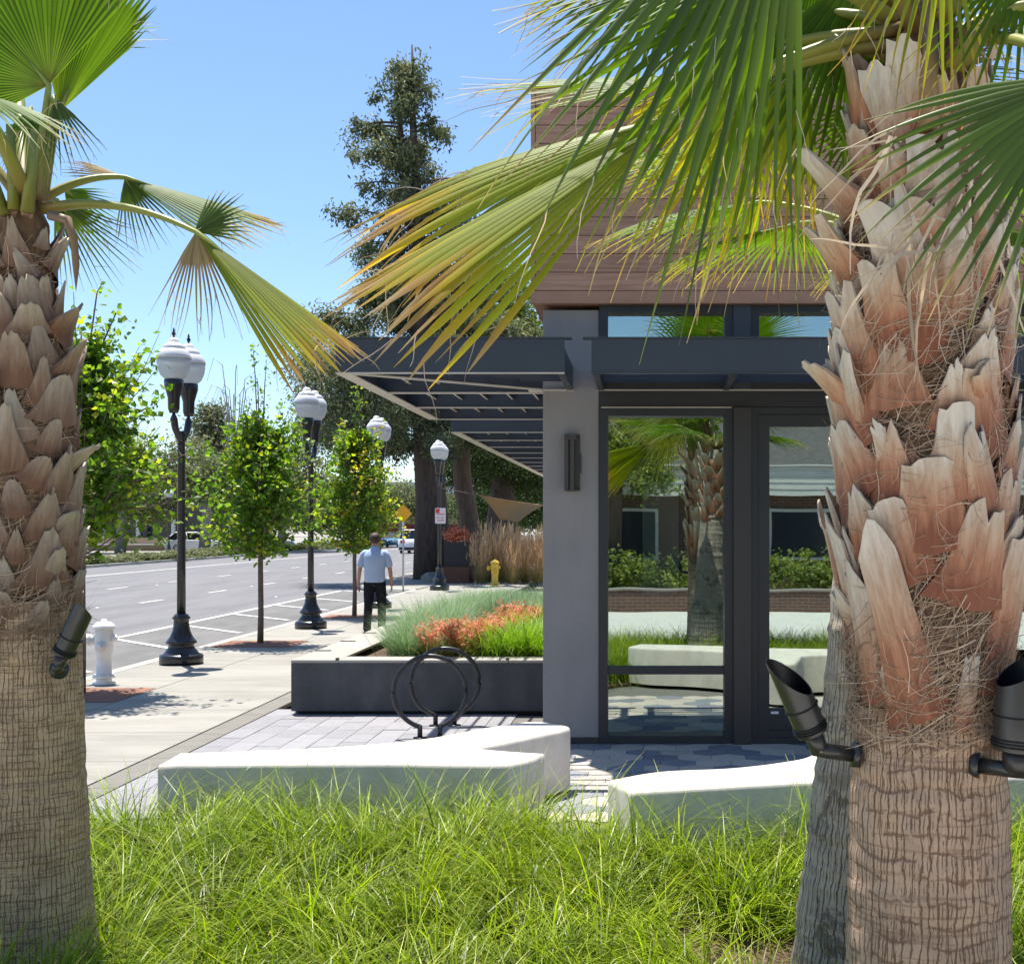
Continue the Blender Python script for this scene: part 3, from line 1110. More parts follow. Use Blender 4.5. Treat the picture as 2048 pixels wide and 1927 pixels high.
for x, y in zip(tx, ty):
    n = int(rng.integers(72, 118))
    big = rng.random()
    rr = np.abs(rng.normal(0, 0.05, n))
    a0 = rng.uniform(0, 2 * math.pi, n)
    base = np.stack([x + rr * np.cos(a0), y + rr * np.sin(a0), np.full(n, 0.015)], 1)
    sw = 2.2 * math.sin(x * 2.1 + 1.3 * math.sin(y * 1.7)) + 1.9 * math.cos(y * 2.6 - x * 0.8) + rng.normal(0, 0.5)
    sm_ = rng.uniform(0.2, 1.3)
    az = np.arctan2(np.sin(a0) + sm_ * math.sin(sw), np.cos(a0) + sm_ * math.cos(sw)) + rng.normal(0, 0.35, n)
    ln = rng.uniform(0.30, 0.56, n) * (0.85 + 0.4 * big) * (1.0 + 0.22 * min(1, max(0, (y - 5.6) / 1.2)))
    lean = np.abs(rng.normal(0.22, 0.2, n))
    cv = rng.uniform(0.7, 2.7, n)
    hue = rng.normal(0, 0.16)
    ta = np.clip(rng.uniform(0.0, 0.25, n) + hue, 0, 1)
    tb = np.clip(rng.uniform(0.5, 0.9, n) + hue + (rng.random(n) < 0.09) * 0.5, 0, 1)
    blades(gb, base, az, ln, lean, cv, rng.uniform(0.005, 0.0105, n), ta, tb)
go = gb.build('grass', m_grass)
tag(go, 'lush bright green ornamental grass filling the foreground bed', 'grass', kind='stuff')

# ------------------------------------------------------------------ planter plants: every clump a plant
def clump_mesh(n, spread, lmin, lmax, lean, curve, w, ta, tb, seg=4, leansd=0.12):
    mb = MB()
    rr = np.abs(rng.normal(0, spread, n))
    a0 = rng.uniform(0, 2 * math.pi, n)
    base = np.stack([rr * np.cos(a0), rr * np.sin(a0), np.zeros(n)], 1)
    blades(mb, base, a0 + rng.normal(0, 0.5, n), rng.uniform(lmin, lmax, n), np.abs(rng.normal(lean, leansd, n)), rng.uniform(0.4, 1.0, n) * curve,
           rng.uniform(0.7, 1.3, n) * w, np.full(n, ta) + rng.normal(0, 0.06, n), np.full(n, tb) + rng.normal(0, 0.08, n), seg)
    return mb


m_blue = leafmat('blue_grass_blades', [(0, (0.10, 0.16, 0.07)), (0.5, (0.17, 0.27, 0.14)), (1, (0.32, 0.42, 0.28))], 0.35, 0.5, rnd=0.3, tcol=(1.2, 1.3, 0.8))
m_lime = leafmat('lime_grass_blades', [(0, (0.09, 0.16, 0.015)), (0.5, (0.17, 0.30, 0.02)), (1, (0.36, 0.46, 0.05))], 0.45, 0.4, rnd=0.3, tcol=(1.4, 1.5, 0.5))
m_reed = leafmat('reed_blades', [(0, (0.16, 0.2, 0.05)), (0.35, (0.42, 0.32, 0.13)), (0.6, (0.60, 0.40, 0.21)), (1, (0.74, 0.54, 0.34))], 0.3, 0.6, rnd=0.25, tcol=(1.2, 1.1, 0.8))
m_coral = leafmat('coral_petals', [(0, (0.14, 0.2, 0.05)), (0.4, (0.42, 0.2, 0.08)), (1, (0.80, 0.25, 0.15))], 0.3, 0.6, rnd=0.25, tcol=(1.2, 0.9, 0.8))
ZS = PZ - 0.09
bl = [clump_mesh(420, 0.10, 0.4, 0.72, 0.25, 1.3, 0.006, 0.15, 0.75).mesh('blue_clump') for _ in range(3)]
for me in bl:
    me.materials.append(m_blue)
li = [clump_mesh(420, 0.09, 0.4, 0.7, 0.3, 1.6, 0.008, 0.15, 0.7).mesh('lime_clump') for _ in range(2)]
for me in li:
    me.materials.append(m_lime)


def reed_mesh():
    mb = clump_mesh(160, 0.09, 0.45, 0.75, 0.2, 1.0, 0.006, 0.02, 0.35)
    n = 130
    rr = np.abs(rng.normal(0, 0.09, n))
    a0 = rng.uniform(0, 6.28, n)
    base = np.stack([rr * np.cos(a0), rr * np.sin(a0), np.zeros(n)], 1)
    L_ = rng.uniform(0.75, 1.5, n)
    ln_ = np.abs(rng.normal(0.12, 0.08, n))
    blades(mb, base, a0, L_, ln_, rng.uniform(0, 0.25, n), np.full(n, 0.007), np.full(n, 0.3), np.full(n, 0.6), 4)
    # plumes
    d = np.stack([np.cos(a0), np.sin(a0), np.zeros(n)], 1)
    tip = base + d * (np.sin(ln_ + 0.08) * L_)[:, None] + np.array([0, 0, 1]) * (np.cos(ln_ + 0.08) * L_)[:, None]
    for k in range(5):
        off = rng.normal(0, 0.01, (n, 3))
        b2 = tip - (d * np.sin(ln_)[:, None] + np.array([0, 0, 1]) * np.cos(ln_)[:, None]) * (0.07 * k)[..., None] * np.ones((n, 1)) if False else tip - np.array([0, 0, 0.065]) * k + off
        blades(mb, b2, a0 + rng.normal(0, 1, n), np.full(n, 0.14), ln_ + 0.1, np.zeros(n), np.full(n, 0.016), np.full(n, 0.65), np.full(n, 0.95), 2)
    return mb


rd = [reed_mesh().mesh('reed_clump') for _ in range(2)]
for me in rd:
    me.materials.append(m_reed)


def coral_mesh():
    mb = clump_mesh(160, 0.10, 0.25, 0.45, 0.3, 1.2, 0.007, 0.0, 0.12)
    n = 34
    rr = np.abs(rng.normal(0, 0.13, n))
    a0 = rng.uniform(0, 6.28, n)
    hh = rng.uniform(0.18, 0.38, n)
    base = np.stack([rr * 0.4 * np.cos(a0), rr * 0.4 * np.sin(a0), np.zeros(n)], 1)
    blades(mb, base, a0, hh, np.full(n, 0.25), np.full(n, 0.2), np.full(n, 0.006), np.full(n, 0.1), np.full(n, 0.35), 3)
    top = base + np.stack([np.cos(a0) * np.sin(0.35) * hh, np.sin(a0) * np.sin(0.35) * hh, np.cos(0.35) * hh], 1)
    for k in range(11):
        b2 = top + rng.normal(0, 0.03, (n, 3))
        blades(mb, b2, rng.uniform(0, 6.28, n), np.full(n, 0.045), rng.uniform(0.2, 1.4, n), np.full(n, 0.5), np.full(n, 0.018), np.full(n, 0.6), np.full(n, 1.0), 2)
    return mb


co = [coral_mesh().mesh('coral_clump') for _ in range(2)]
for me in co:
    me.materials.append(m_coral)


def put(name, meshes, spots, label, cat, group, z=ZS, smin=0.85, smax=1.15):
    for k, (x, y) in enumerate(spots):
        s_ = rng.uniform(smin, smax)
        o = inst(name, meshes[k % len(meshes)], None, (x, y, z), (0, 0, rng.uniform(0, 6.28)), (s_, s_, s_))
        tag(o, label, cat, group)


spots = []
for y in np.arange(13.45, 24.6, 0.46):
    for x in (-2.72, -2.4):
        x = x + max(0.0, 16.0 - y) * 0.095
        spots.append((x + rng.normal(0, 0.05), y + rng.normal(0, 0.1)))
for y in np.arange(16.5, 24.6, 0.55):
    for x in (-2.05, -1.65, -1.25):
        spots.append((x + rng.normal(0, 0.06), y + rng.normal(0, 0.1)))
near = [q for q in spots if q[1] < 17]
mid_ = [q for q in spots if 17 <= q[1] < 20.5]
far_ = [q for q in spots if q[1] >= 20.5]
G_ = 'blue-green grass tussocks in the planter'
put('blue_grass_plant', bl, near, 'blue-green grass tussock in the near half of the planter', 'grass clump', G_, smin=0.78, smax=1.08)
put('blue_grass_plant', bl, mid_, 'blue-green grass tussock midway along the planter', 'grass clump', G_, smin=0.75, smax=0.98)
put('blue_grass_plant', bl, far_, 'blue-green grass tussock at the far end of the planter', 'grass clump', G_, smin=0.48, smax=0.6)
spots = [(x + rng.normal(0, 0.05), y + rng.normal(0, 0.06)) for y in np.arange(13.4, 17.2, 0.52) for x in (-2.1 + (y - 13.5) * 0.14, -1.85 + (y - 13.5) * 0.14)]
put('coral_flower_plant', co, spots, 'coral red flowering clump in the drift across the planter', 'flower', 'coral flowers in the planter')
spots = [(-1.55, 13.4), (-1.28, 13.45), (-1.45, 13.85), (-1.12, 13.9), (-1.3, 14.3), (-1.05, 13.35), (-1.1, 14.6), (-1.15, 15.2)]
put('lime_grass_plant', li, spots, 'lime green strappy grass clump at the planter end by the column', 'grass clump', 'lime grass clumps in the planter')
spots = [(-5.4, 42.3), (-5.2, 43.5), (-4.9, 42.8), (-4.7, 44.2), (-4.5, 43.2), (-4.3, 42.0), (-4.1, 43.8), (-3.95, 42.7), (-3.8, 44.6), (-3.6, 42.2), (-3.5, 43.4), (-3.3, 44.4), (-3.15, 42.6), (-3.0, 43.7), (-4.4, 45.0), (-3.4, 45.2), (-5.0, 44.9)]
put('feather_reed_plant', rd, spots, 'tall tan feather reed grass clump behind the yellow hydrant', 'grass clump', 'feather reed grass behind the yellow hydrant', z=0.0, smin=0.8, smax=1.4)

# ------------------------------------------------------------------ palms
m_bark = barkmat('palm_bark', (0.58, 0.405, 0.285), (0.44, 0.31, 0.22), (0.19, 0.105, 0.062), 40, 17, 60, warm=(0.63, 0.39, 0.235))
m_bark_l = barkmat('palm_bark_left', (0.66, 0.475, 0.315), (0.49, 0.35, 0.235), (0.22, 0.125, 0.072), 52, 38, 85, warm=(0.74, 0.51, 0.30))
m_bark_g = barkmat('palm_bark_grey', (0.50, 0.42, 0.34), (0.38, 0.32, 0.265), (0.12, 0.092, 0.072), 44, 2.5, 7)
m_core = pm('fibre_core', (0.17, 0.105, 0.066), 0.95, 0.5, 22, 1.0, 50, spec=0.1, stretch=(1, 1, 0.5))


def bootmat(name, ramp):
    m, nt, b, out = newmat(name)
    N, L = nt.nodes, nt.links
    at = N.new('ShaderNodeAttribute')
    at.attribute_name = 'tint'
    sp = N.new('ShaderNodeSeparateColor')
    L.new(at.outputs['Color'], sp.inputs[0])
    tc = N.new('ShaderNodeTexCoord')
    oi = N.new('ShaderNodeObjectInfo')
    mp = N.new('ShaderNodeMapping')
    mp.inputs['Scale'].default_value = (60, 60, 7)
    L.new(tc.outputs['Object'], mp.inputs[0])
    loc = N.new('ShaderNodeVectorMath')
    loc.operation = 'SCALE'
    loc.inputs[0].default_value = (30, 17, 23)
    L.new(oi.outputs['Random'], loc.inputs['Scale'])
    L.new(loc.outputs[0], mp.inputs['Location'])
    nz = N.new('ShaderNodeTexNoise')
    nz.inputs['Scale'].default_value = 1.0
    nz.inputs['Detail'].default_value = 6
    nz.inputs['Roughness'].default_value = 0.7
    L.new(mp.outputs[0], nz.inputs['Vector'])
    shift = math_node(nt, 'MULTIPLY', math_node(nt, 'SUBTRACT', nz.outputs['Fac'], 0.5), 0.75)
    sh2 = math_node(nt, 'MULTIPLY', math_node(nt, 'SUBTRACT', oi.outputs['Random'], 0.5), 0.5)
    f = math_node(nt, 'ADD', math_node(nt, 'ADD', sp.outputs[0], shift), sh2)
    c = ramp_nodes(nt, f, ramp)
    val = ramp_nodes(nt, nz.outputs['Fac'], [(0.25, 0.72), (0.6, 1.0)])
    mx = N.new('ShaderNodeVectorMath')
    mx.operation = 'MULTIPLY'
    L.new(c, mx.inputs[0])
    L.new(val, mx.inputs[1])
    L.new(mx.outputs[0], b.inputs['Base Color'])
    b.inputs['Roughness'].default_value = 0.62
    b.inputs['Specular IOR Level'].default_value = 0.3
    bp = N.new('ShaderNodeBump')
    bp.inputs['Strength'].default_value = 0.7
    bp.inputs['Distance'].default_value = 0.004
    L.new(nz.outputs['Fac'], bp.inputs['Height'])
    L.new(bp.outputs[0], b.inputs['Normal'])
    return m


m_bootR = bootmat('leaf_base_rust', [(0.0, (0.27, 0.095, 0.05)), (0.28, (0.44, 0.195, 0.105)), (0.55, (0.53, 0.34, 0.22)), (0.8, (0.57, 0.46, 0.355)), (1.0, (0.64, 0.57, 0.48))])
m_bootL = bootmat('leaf_base_grey', [(0.0, (0.20, 0.10, 0.06)), (0.3, (0.28, 0.18, 0.125)), (0.65, (0.36, 0.275, 0.21)), (1.0, (0.46, 0.385, 0.31))])
m_fibre = leafmat('palm_fibre', [(0, (0.25, 0.15, 0.09)), (0.5, (0.40, 0.275, 0.18)), (1, (0.58, 0.45, 0.32))], 0.15, 0.7, rnd=0.35, tcol=(1, 0.9, 0.7), spec=0.2)
m_thread = leafmat('dry_threads', [(0, (0.42, 0.31, 0.2)), (1, (0.66, 0.56, 0.44))], 0.3, 0.6, rnd=0.3, tcol=(1.1, 1, 0.8), spec=0.2)
G = [(0.0, (0.30, 0.30, 0.05)), (0.07, (0.16, 0.24, 0.04)), (0.2, (0.085, 0.165, 0.012)), (0.66, (0.095, 0.17, 0.015)), (0.8, (0.24, 0.25, 0.05)), (0.9, (0.42, 0.29, 0.12)), (1.0, (0.50, 0.38, 0.25))]
m_fr_green = leafmat('frond_green', G, 0.45, 0.5, rnd=0.22, tcol=(1.75, 1.7, 0.3), spec=0.25)
m_fr_dark = leafmat('frond_shaded_green', [(0.0, (0.20, 0.22, 0.05)), (0.1, (0.085, 0.13, 0.02)), (0.66, (0.075, 0.125, 0.022)), (0.82, (0.15, 0.18, 0.06)), (0.92, (0.40, 0.30, 0.14)), (1.0, (0.50, 0.40, 0.27))],  # darker copy of the green leaf, with the fronds' shade put into the colour
                    0.3, 0.42, rnd=0.3, tcol=(1.5, 1.6, 0.4), spec=0.35)
m_fr_yel = leafmat('frond_yellow_backlit', [(0.0, (0.26, 0.30, 0.03)), (0.3, (0.25, 0.31, 0.02)), (0.64, (0.32, 0.36, 0.022)), (0.8, (0.48, 0.36, 0.03)), (0.9, (0.50, 0.30, 0.12)), (1.0, (0.54, 0.40, 0.27))],  # yellowing leaf, with backlit glow also put into the colour
                   0.5, 0.4, rnd=0.3, tcol=(1.6, 1.5, 0.3), spec=0.5)
m_fr_dry = leafmat('frond_dry', [(0.0, (0.34, 0.26, 0.12)), (0.5, (0.33, 0.24, 0.13)), (1.0, (0.45, 0.34, 0.22))], 0.3, 0.6, rnd=0.3, tcol=(1.2, 1.1, 0.7), spec=0.3)
m_petiole = leafmat('petiole_green', [(0, (0.24, 0.15, 0.06)), (0.25, (0.26, 0.25, 0.05)), (1, (0.28, 0.33, 0.07))], 0.08, 0.4, rnd=0.15)
m_petiole_b = leafmat('petiole_brown', [(0, (0.13, 0.07, 0.05)), (1, (0.36, 0.24, 0.12))], 0.02, 0.5, rnd=0.15)


def boot_mesh(seed, L, w0, w1, lean, ragged):
    r = np.random.default_rng(seed)
    K, U = 9, 6
    t = np.linspace(0, 1, K + 1)
    u = np.linspace(-1, 1, U + 1)
    wid = (w0 * (1 - t) ** 1.3 + w1 * (1 - (1 - t) ** 1.3)) * (1 + 0.06 * np.sin(t * 7 + seed))
    zz = L * t
    yy = 0.012 + lean * L * t ** 1.7
    curv = 0.24 * (1 - 0.35 * t)
    T, Uu = np.meshgrid(t, u, indexing='ij')
    X = Uu * wid[:, None] * 0.5
    Y = yy[:, None] - curv[:, None] * np.abs(Uu) ** 2 * wid[:, None] * 0.8 + 0.002 * np.sin(Uu * 9 + seed)
    Z = np.repeat(zz[:, None], U + 1, 1)
    cut = r.normal(0, ragged, U + 1) * L - np.abs(u) * 0.08 * L * r.uniform(-0.4, 1.8)
    Z[-1] += cut
    Z[-2] += cut * 0.5
    Z[0] -= (1 - np.abs(u)) * 0.02
    front = np.stack([X, Y, Z], -1)
    th = (0.016 * (1 - T) + 0.006)
    back = np.stack([X * 0.97, Y - th, Z], -1)
    tint = np.stack([T, np.full_like(T, r.random()), np.abs(Uu)], -1)
    mb = MB()
    mb.grid(front[:, ::-1], tint=tint[:, ::-1])
    mb.grid(back, tint=tint)
    n, m = K + 1, U + 1
    # rim strips
    mb.grid(np.stack([front[:, 0], back[:, 0]], 1), tint=np.stack([tint[:, 0], tint[:, 0]], 1))
    mb.grid(np.stack([back[:, -1], front[:, -1]], 1), tint=np.stack([tint[:, -1], tint[:, -1]], 1))
    mb.grid(np.stack([front[-1], back[-1]], 0)[:, ::1], tint=np.stack([tint[-1], tint[-1]], 0))
    return mb.mesh('leaf_base', True)


def trunk_mesh(mb, axis, prof, seg=72, zstep=0.012, rough=0.006, seed=1):
    """axis(z)->(x,y); prof: [(z, r)]"""
    r = np.random.default_rng(seed)
    zs = np.arange(prof[0][0], prof[-1][0] + 1e-6, zstep)
    rad = np.interp(zs, [p[0] for p in prof], [p[1] for p in prof])
    rings = np.interp(np.arange(len(zs)), np.arange(0, len(zs) + 4, 2.6), r.normal(0, 1, len(np.arange(0, len(zs) + 4, 2.6))))
    th = np.linspace(0, 2 * math.pi, seg, endpoint=False)
    lump = np.zeros((len(zs), seg))
    for k in range(1, 7):
        lump += np.sin(th[None] * k + r.uniform(0, 6.28) + zs[:, None] * r.uniform(1, 6)) / k * 0.35
    fl = np.sin(th[None] * 23 + 3 * np.sin(zs[:, None] * 5)) * 0.25
    R_ = rad[:, None] + rough * (0.45 * rings[:, None] + 0.7 * lump + fl)
    ax = np.array([axis(z) for z in zs])
    pts = np.stack([ax[:, 0:1] + R_ * np.cos(th), ax[:, 1:2] + R_ * np.sin(th), np.repeat(zs[:, None], seg, 1)], -1)
    tint = np.stack([np.repeat((th * rad.mean())[None], len(zs), 0), np.repeat(zs[:, None], seg, 1), np.zeros((len(zs), seg))], -1)
    # duplicate the seam column so the arc length does not wrap inside one quad
    pts = np.concatenate([pts, pts[:, :1]], 1)
    last = tint[:, :1].copy()
    last[..., 0] = 2 * math.pi * rad.mean()
    tint = np.concatenate([tint, last], 1)
    # put the seam away from the camera (start angle +90 deg)
    mb.grid(pts, False, tint)


def fibres(root, axis, z0, z1, radf, n, name, mat, lmin=0.10, lmax=0.3, wid=0.0022, out=0.03):
    """tangled strands wrapped round the trunk between the leaf bases"""
    mb = MB()
    K = 5
    ph = rng.uniform(0, 2 * math.pi, n)
    z = rng.uniform(z0, z1, n)
    slope = rng.normal(0, 0.9, n)
    ln = rng.uniform(lmin, lmax, n)
    off = np.abs(rng.normal(0.004, out * 0.5, n))
    v = np.zeros((n, (K + 1) * 2, 3))
    curl = rng.normal(0, 1.2, n)
    lift = np.abs(rng.normal(0, 0.035, n)) * (rng.random(n) < 0.35)
    cp, cz = ph.copy(), z.copy()
    ang = slope.copy()
    for k in range(K + 1):
        rr = radf(cz) + off + lift * (k / K) ** 2
        w = wid * rng.uniform(0.6, 1.3, n) * (1.1 - 0.7 * k / K)
        axy = np.array([axis(q) for q in cz])
        p = np.stack([axy[:, 0] + rr * np.cos(cp), axy[:, 1] + rr * np.sin(cp), cz], 1)
        sd_ = np.stack([-np.sin(cp) * np.sin(ang), np.cos(cp) * np.sin(ang), np.cos(ang)], 1)
        v[:, 2 * k] = p - sd_ * w[:, None]
        v[:, 2 * k + 1] = p + sd_ * w[:, None]
        st = ln / K
        cp = cp + np.cos(ang) * st / rr * np.sign(slope + 1e-6)
        cz = np.clip(cz + np.sin(ang) * st, z0 - 0.08, z1 + 0.1)
        ang = ang + curl / K
    q = np.array([(2 * k, 2 * k + 1, 2 * k + 3, 2 * k + 2) for k in range(K)])
    qq = (q[None] + (np.arange(n) * (K + 1) * 2)[:, None, None]).reshape(-1, 4)
    t = np.zeros((n, (K + 1) * 2, 3))
    t[:, :, 0] = rng.random(n)[:, None]
    t[:, :, 1] = rng.random(n)[:, None]
    mb.add(v.reshape(-1, 3), qq, t.reshape(-1, 3))
    o = mb.build(name, mat, root)
    o['kind'] = 'stuff'
    return o


def frond(palm, base, hub, tip, n, spread, nl=46, fused=0.42, droop=0.25, hang=0.0, cup=0.15, mat=None, dry=1.0, seed=0, pet=None, sag=0.12, threads=True, pr=0.02, jit=0.05, fold=0.45, p_curl=0.0, wscale=1.0, twist=0.25):
    r = np.random.default_rng(1000 + seed)
    hub, tip, base = np.array(hub, float), np.array(tip, float), np.array(base, float)
    a = nrm(tip - hub)
    L = np.linalg.norm(tip - hub)
    n = np.array(n, float)
    n = nrm(n - a * np.dot(n, a))
    s = np.cross(n, a)
    S = math.radians(spread)
    th = np.linspace(-S, S, nl)
    dth = th[1] - th[0]
    K = 12
    mb, tb = MB(), MB()
    up = np.array([0, 0, 1.0])
    for i in range(nl):
        q = th[i]
        d = nrm(math.cos(q) * a + math.sin(q) * s - n * cup * (q / max(S, 0.3)) ** 2)
        Li = L * (1 - 0.28 * (abs(q) / S) ** 2 * min(1, S)) * r.uniform(0.93, 1.05)
        fu = fused * r.uniform(0.9, 1.12)
        pos = hub.copy()
        step = Li / K
        hg = hang * r.uniform(0.4, 1.6)
        if r.random() < p_curl:
            hg += 1.6
        dev = r.normal(0, jit, 3)
        tw_ = r.normal(0, twist)
        rows, tin = [], []
        g0 = r.random()
        dr_i = dry * r.uniform(0.86, 1.12)
        wmax = fu * Li * math.tan(dth / 2) * 1.06 * wscale
        for k in range(K + 1):
            t = k / K
            nk = nrm(n - d * np.dot(n, d))
            sk = np.cross(nk, d)
            if t > fu:
                a_t = tw_ * (t - fu) / (1 - fu) * 2.2
                sk, nk = sk * math.cos(a_t) + nk * math.sin(a_t), nk * math.cos(a_t) - sk * math.sin(a_t)
            if t < fu:
                w = t * Li * math.tan(dth / 2) * 1.06 * wscale + 0.0015
            else:
                x = (t - fu) / (1 - fu)
                w = max(wmax * (1 - x ** 1.25), 0.0009)
            mid = pos + nk * fold * w
            rows += [pos - sk * w - nk * fold * w * 0.6, mid, pos + sk * w - nk * fold * w * 0.6]
            tt = min(1.0, t * dr_i + r.normal(0, 0.012))
            tin += [[tt, g0, 0]] * 3
            if k < K:
                x = max(0.0, (t - fu * 0.7) / (1 - fu * 0.7))
                d = nrm(d - up * (droop * 0.35 / K * 2 + (droop * x + hg * x ** 1.5) * 3.2 / K) + dev * x * 0.5)
                pos = pos + d * step
        vv = np.array(rows)
        f = []
        for k in range(K):
            b0 = 3 * k
            f += [(b0, b0 + 1, b0 + 4, b0 + 3), (b0 + 1, b0 + 2, b0 + 5, b0 + 4)]
        mb.add(vv, np.array(f), np.array(tin))
        if threads and r.random() < 0.85:
            for _ in range(2 if r.random() < 0.4 else 1):
                k0 = int(K * r.uniform(fu, 0.95))
                p0 = vv[3 * k0].copy()
                dd = nrm(nrm(vv[min(3 * k0 + 3, 3 * K)] - vv[3 * k0 - 3]) + r.normal(0, 0.35, 3))
                ln = r.uniform(0.06, 0.2) * L
                KK = 6
                side = nrm(np.cross(dd, np.array([0.2, -1, 0.1])))
                pts = []
                for k in range(KK + 1):
                    w = 0.0016 * (1 - 0.7 * k / KK)
                    pts += [p0 - side * w, p0 + side * w]
                    p0 = p0 + dd * ln / KK
                    dd = nrm(dd - up * 0.16 + r.normal(0, 0.14, 3))
                tb.add(np.array(pts), np.array([(2 * k, 2 * k + 1, 2 * k + 3, 2 * k + 2) for k in range(KK)]), np.tile([r.random(), r.random(), 0], (len(pts), 1)))
    fr = mb.build('frond', mat or m_fr_green, palm, True)
    # petiole
    mid = (base + hub) / 2 + up * sag * np.linalg.norm(hub - base)
    ts = np.linspace(0, 1, 14)[:, None]
    path = (1 - ts) ** 2 * base + 2 * ts * (1 - ts) * mid + ts ** 2 * hub
    path = np.vstack([path, hub + a * 0.05 * L, hub + a * 0.16 * L])
    pmb = MB()
    rad = np.concatenate([np.linspace(pr * 1.7, pr * 0.8, 14), [pr * 0.6, pr * 0.12]])
    pmb.tube(path, rad, 9, True, 0.62)
    tt = np.repeat(np.concatenate([np.linspace(0, 1, 14), [1, 1]]), 9)
    pmb.t[-1] = np.stack([tt, np.full_like(tt, 0.5), np.zeros_like(tt)], 1)
    off = wloc(fr)
    po = pmb.build('petiole', pet or m_petiole, fr, True)
    if threads and tb.n:
        to = tb.build('threads', m_thread, fr)
        to['kind'] = 'stuff'
    return fr


def spines(parent, path, rad, n, mat, seed=0):
    """curved teeth along both edges of a petiole"""
    r = np.random.default_rng(seed)
    mb = MB()
    path = np.array(path)
    ts = np.linspace(0.02, 0.98, n)
    idx = ts * (len(path) - 1)
    for q in idx:
        i = int(q)
        p = path[i] + (path[min(i + 1, len(path) - 1)] - path[i]) * (q - i)
        d = nrm(path[min(i + 1, len(path) - 1)] - path[max(i - 1, 0)])
        side = nrm(np.cross(d, [0, -1, 0]))
        for sg in (-1, 1):
            b = p + side * sg * rad
            mb.add([b - d * 0.006, b + d * 0.006, b + side * sg * 0.012 + d * 0.004 + r.normal(0, 0.001, 3)], [(0, 1, 2)])
    return mb.build('spines', mat, parent)


# ---- right palm (nearest)
RX, RY = 0.814, 3.8
palmR = thing('fan_palm', 'nearest fan palm on the right with rust coloured leaf bases and thick cracked trunk', 'palm tree', (RX, RY, 0))


def axR(z):
    return (RX + 0.012 * math.sin(z * 1.3), RY)


mb = MB()
trunk_mesh(mb, axR, [(0.0, 0.275), (0.3, 0.248), (0.6, 0.236), (1.0, 0.230), (1.25, 0.222), (1.34, 0.215)], seg=80, rough=0.005, seed=3)
mb.build('trunk', m_bark, palmR, True)
mb = MB()
corep = [(1.30, 0.19), (1.5, 0.225), (1.9, 0.225), (2.3, 0.215), (2.7, 0.19), (3.0, 0.15), (3.3, 0.10), (3.45, 0.05)]
trunk_mesh(mb, axR, corep, seg=48, zstep=0.02, rough=0.012, seed=4)
mb.build('fibre_core', m_core, palmR, True)
radR = lambda z: np.interp(z, [p[0] for p in corep], [p[1] for p in corep])
bootsR = []
for k in range(8):
    r_ = np.random.default_rng(50 + k)
    me = boot_mesh(k, r_.uniform(0.16, 0.25), r_.uniform(0.16, 0.215), r_.uniform(0.035, 0.11), r_.uniform(0.04, 0.16), 0.06)
    me.materials.append(m_bootR)
    bootsR.append(me)
longR = []
for k in range(4):
    r_ = np.random.default_rng(80 + k)
    me = boot_mesh(20 + k, r_.uniform(0.44, 0.5), r_.uniform(0.14, 0.17), r_.uniform(0.085, 0.11), r_.uniform(0.02, 0.08), 0.03)
    me.materials.append(m_bootR)
    longR.append(me)
N_ = 104
for k in range(N_):
    z = 1.62 + (3.05 - 1.62) * k / N_ + rng.normal(0, 0.02)
    ph = k * 2.39996 + rng.normal(0, 0.12)
    x, y = axR(z)
    rr = float(radR(z)) + 0.012
    tilt = rng.normal(0.02, 0.05) + (0.12 if z > 2.8 else 0)
    s_ = rng.uniform(0.85, 1.2)
    inst('leaf_base', bootsR[k % 8], palmR, (x + rr * math.cos(ph) - RX, y + rr * math.sin(ph) - RY, z), (-tilt, rng.normal(0, 0.24), ph - math.pi / 2), (s_ * rng.uniform(0.8, 1.25), s_, s_ * rng.uniform(0.75, 1.2)))
# the long lowest bases, as they sit in the photograph
for k, (ph, z, tilt, roll, s_) in enumerate([(-1.88, 1.33, 0.06, 0.25, 1.15), (-0.85, 1.38, 0.06, -0.16, 0.95), (-2.55, 1.36, 0.04, 0.1, 0.8), (-1.35, 1.29, 0.03, -0.1, 0.45), (-2.2, 1.28, 0.03, 0.15, 0.4), (-0.35, 1.42, 0.12, 0.05, 1.0), (-2.95, 1.50, 0.12, 0.05, 0.8),
                                             (0.4, 1.45, 0.1, 0, 1), (1.2, 1.43, 0.1, 0, 1), (2.0, 1.45, 0.1, 0, 1), (2.8, 1.44, 0.12, 0, 1)]):
    x, y = axR(z)
    rr = 0.222
    inst('leaf_base', longR[k % 4], palmR, (x + rr * math.cos(ph) - RX, y + rr * math.sin(ph) - RY, z), (-tilt, roll, ph - math.pi / 2), (s_, s_, s_))
# curled torn bases on the left edge
for k, (z, ph, tilt) in enumerate([(2.13, -2.98, 0.5), (1.50, -3.0, 0.3), (2.5, -2.85, 0.45), (2.72, -2.9, 0.6)]):
    x, y = axR(z)
    inst('leaf_base', bootsR[(k * 3) % 8], palmR, (x + 0.2 * math.cos(ph) - RX, 0.2 * math.sin(ph), z), (-tilt, 0.15, ph - math.pi / 2), (1.1, 1.1, 1.1))
fibres(palmR, axR, 1.33, 2.95, radR, 5200, 'fibre', m_fibre, 0.06, 0.26, 0.0016, 0.03)
fibres(palmR, axR, 1.24, 1.5, lambda z: np.interp(z, [1.2, 1.35, 1.6], [0.224, 0.222, 0.24]), 1100, 'fibre', m_fibre, 0.06, 0.2, 0.0015, 0.016)
fibres(palmR, axR, 2.35, 3.0, radR, 1500, 'fibre', m_thread, 0.15, 0.4, 0.0016, 0.06)

CRN = np.array([RX, RY, 3.18])


def RB(px, py, Y=3.75):
    return P(px, py, Y)


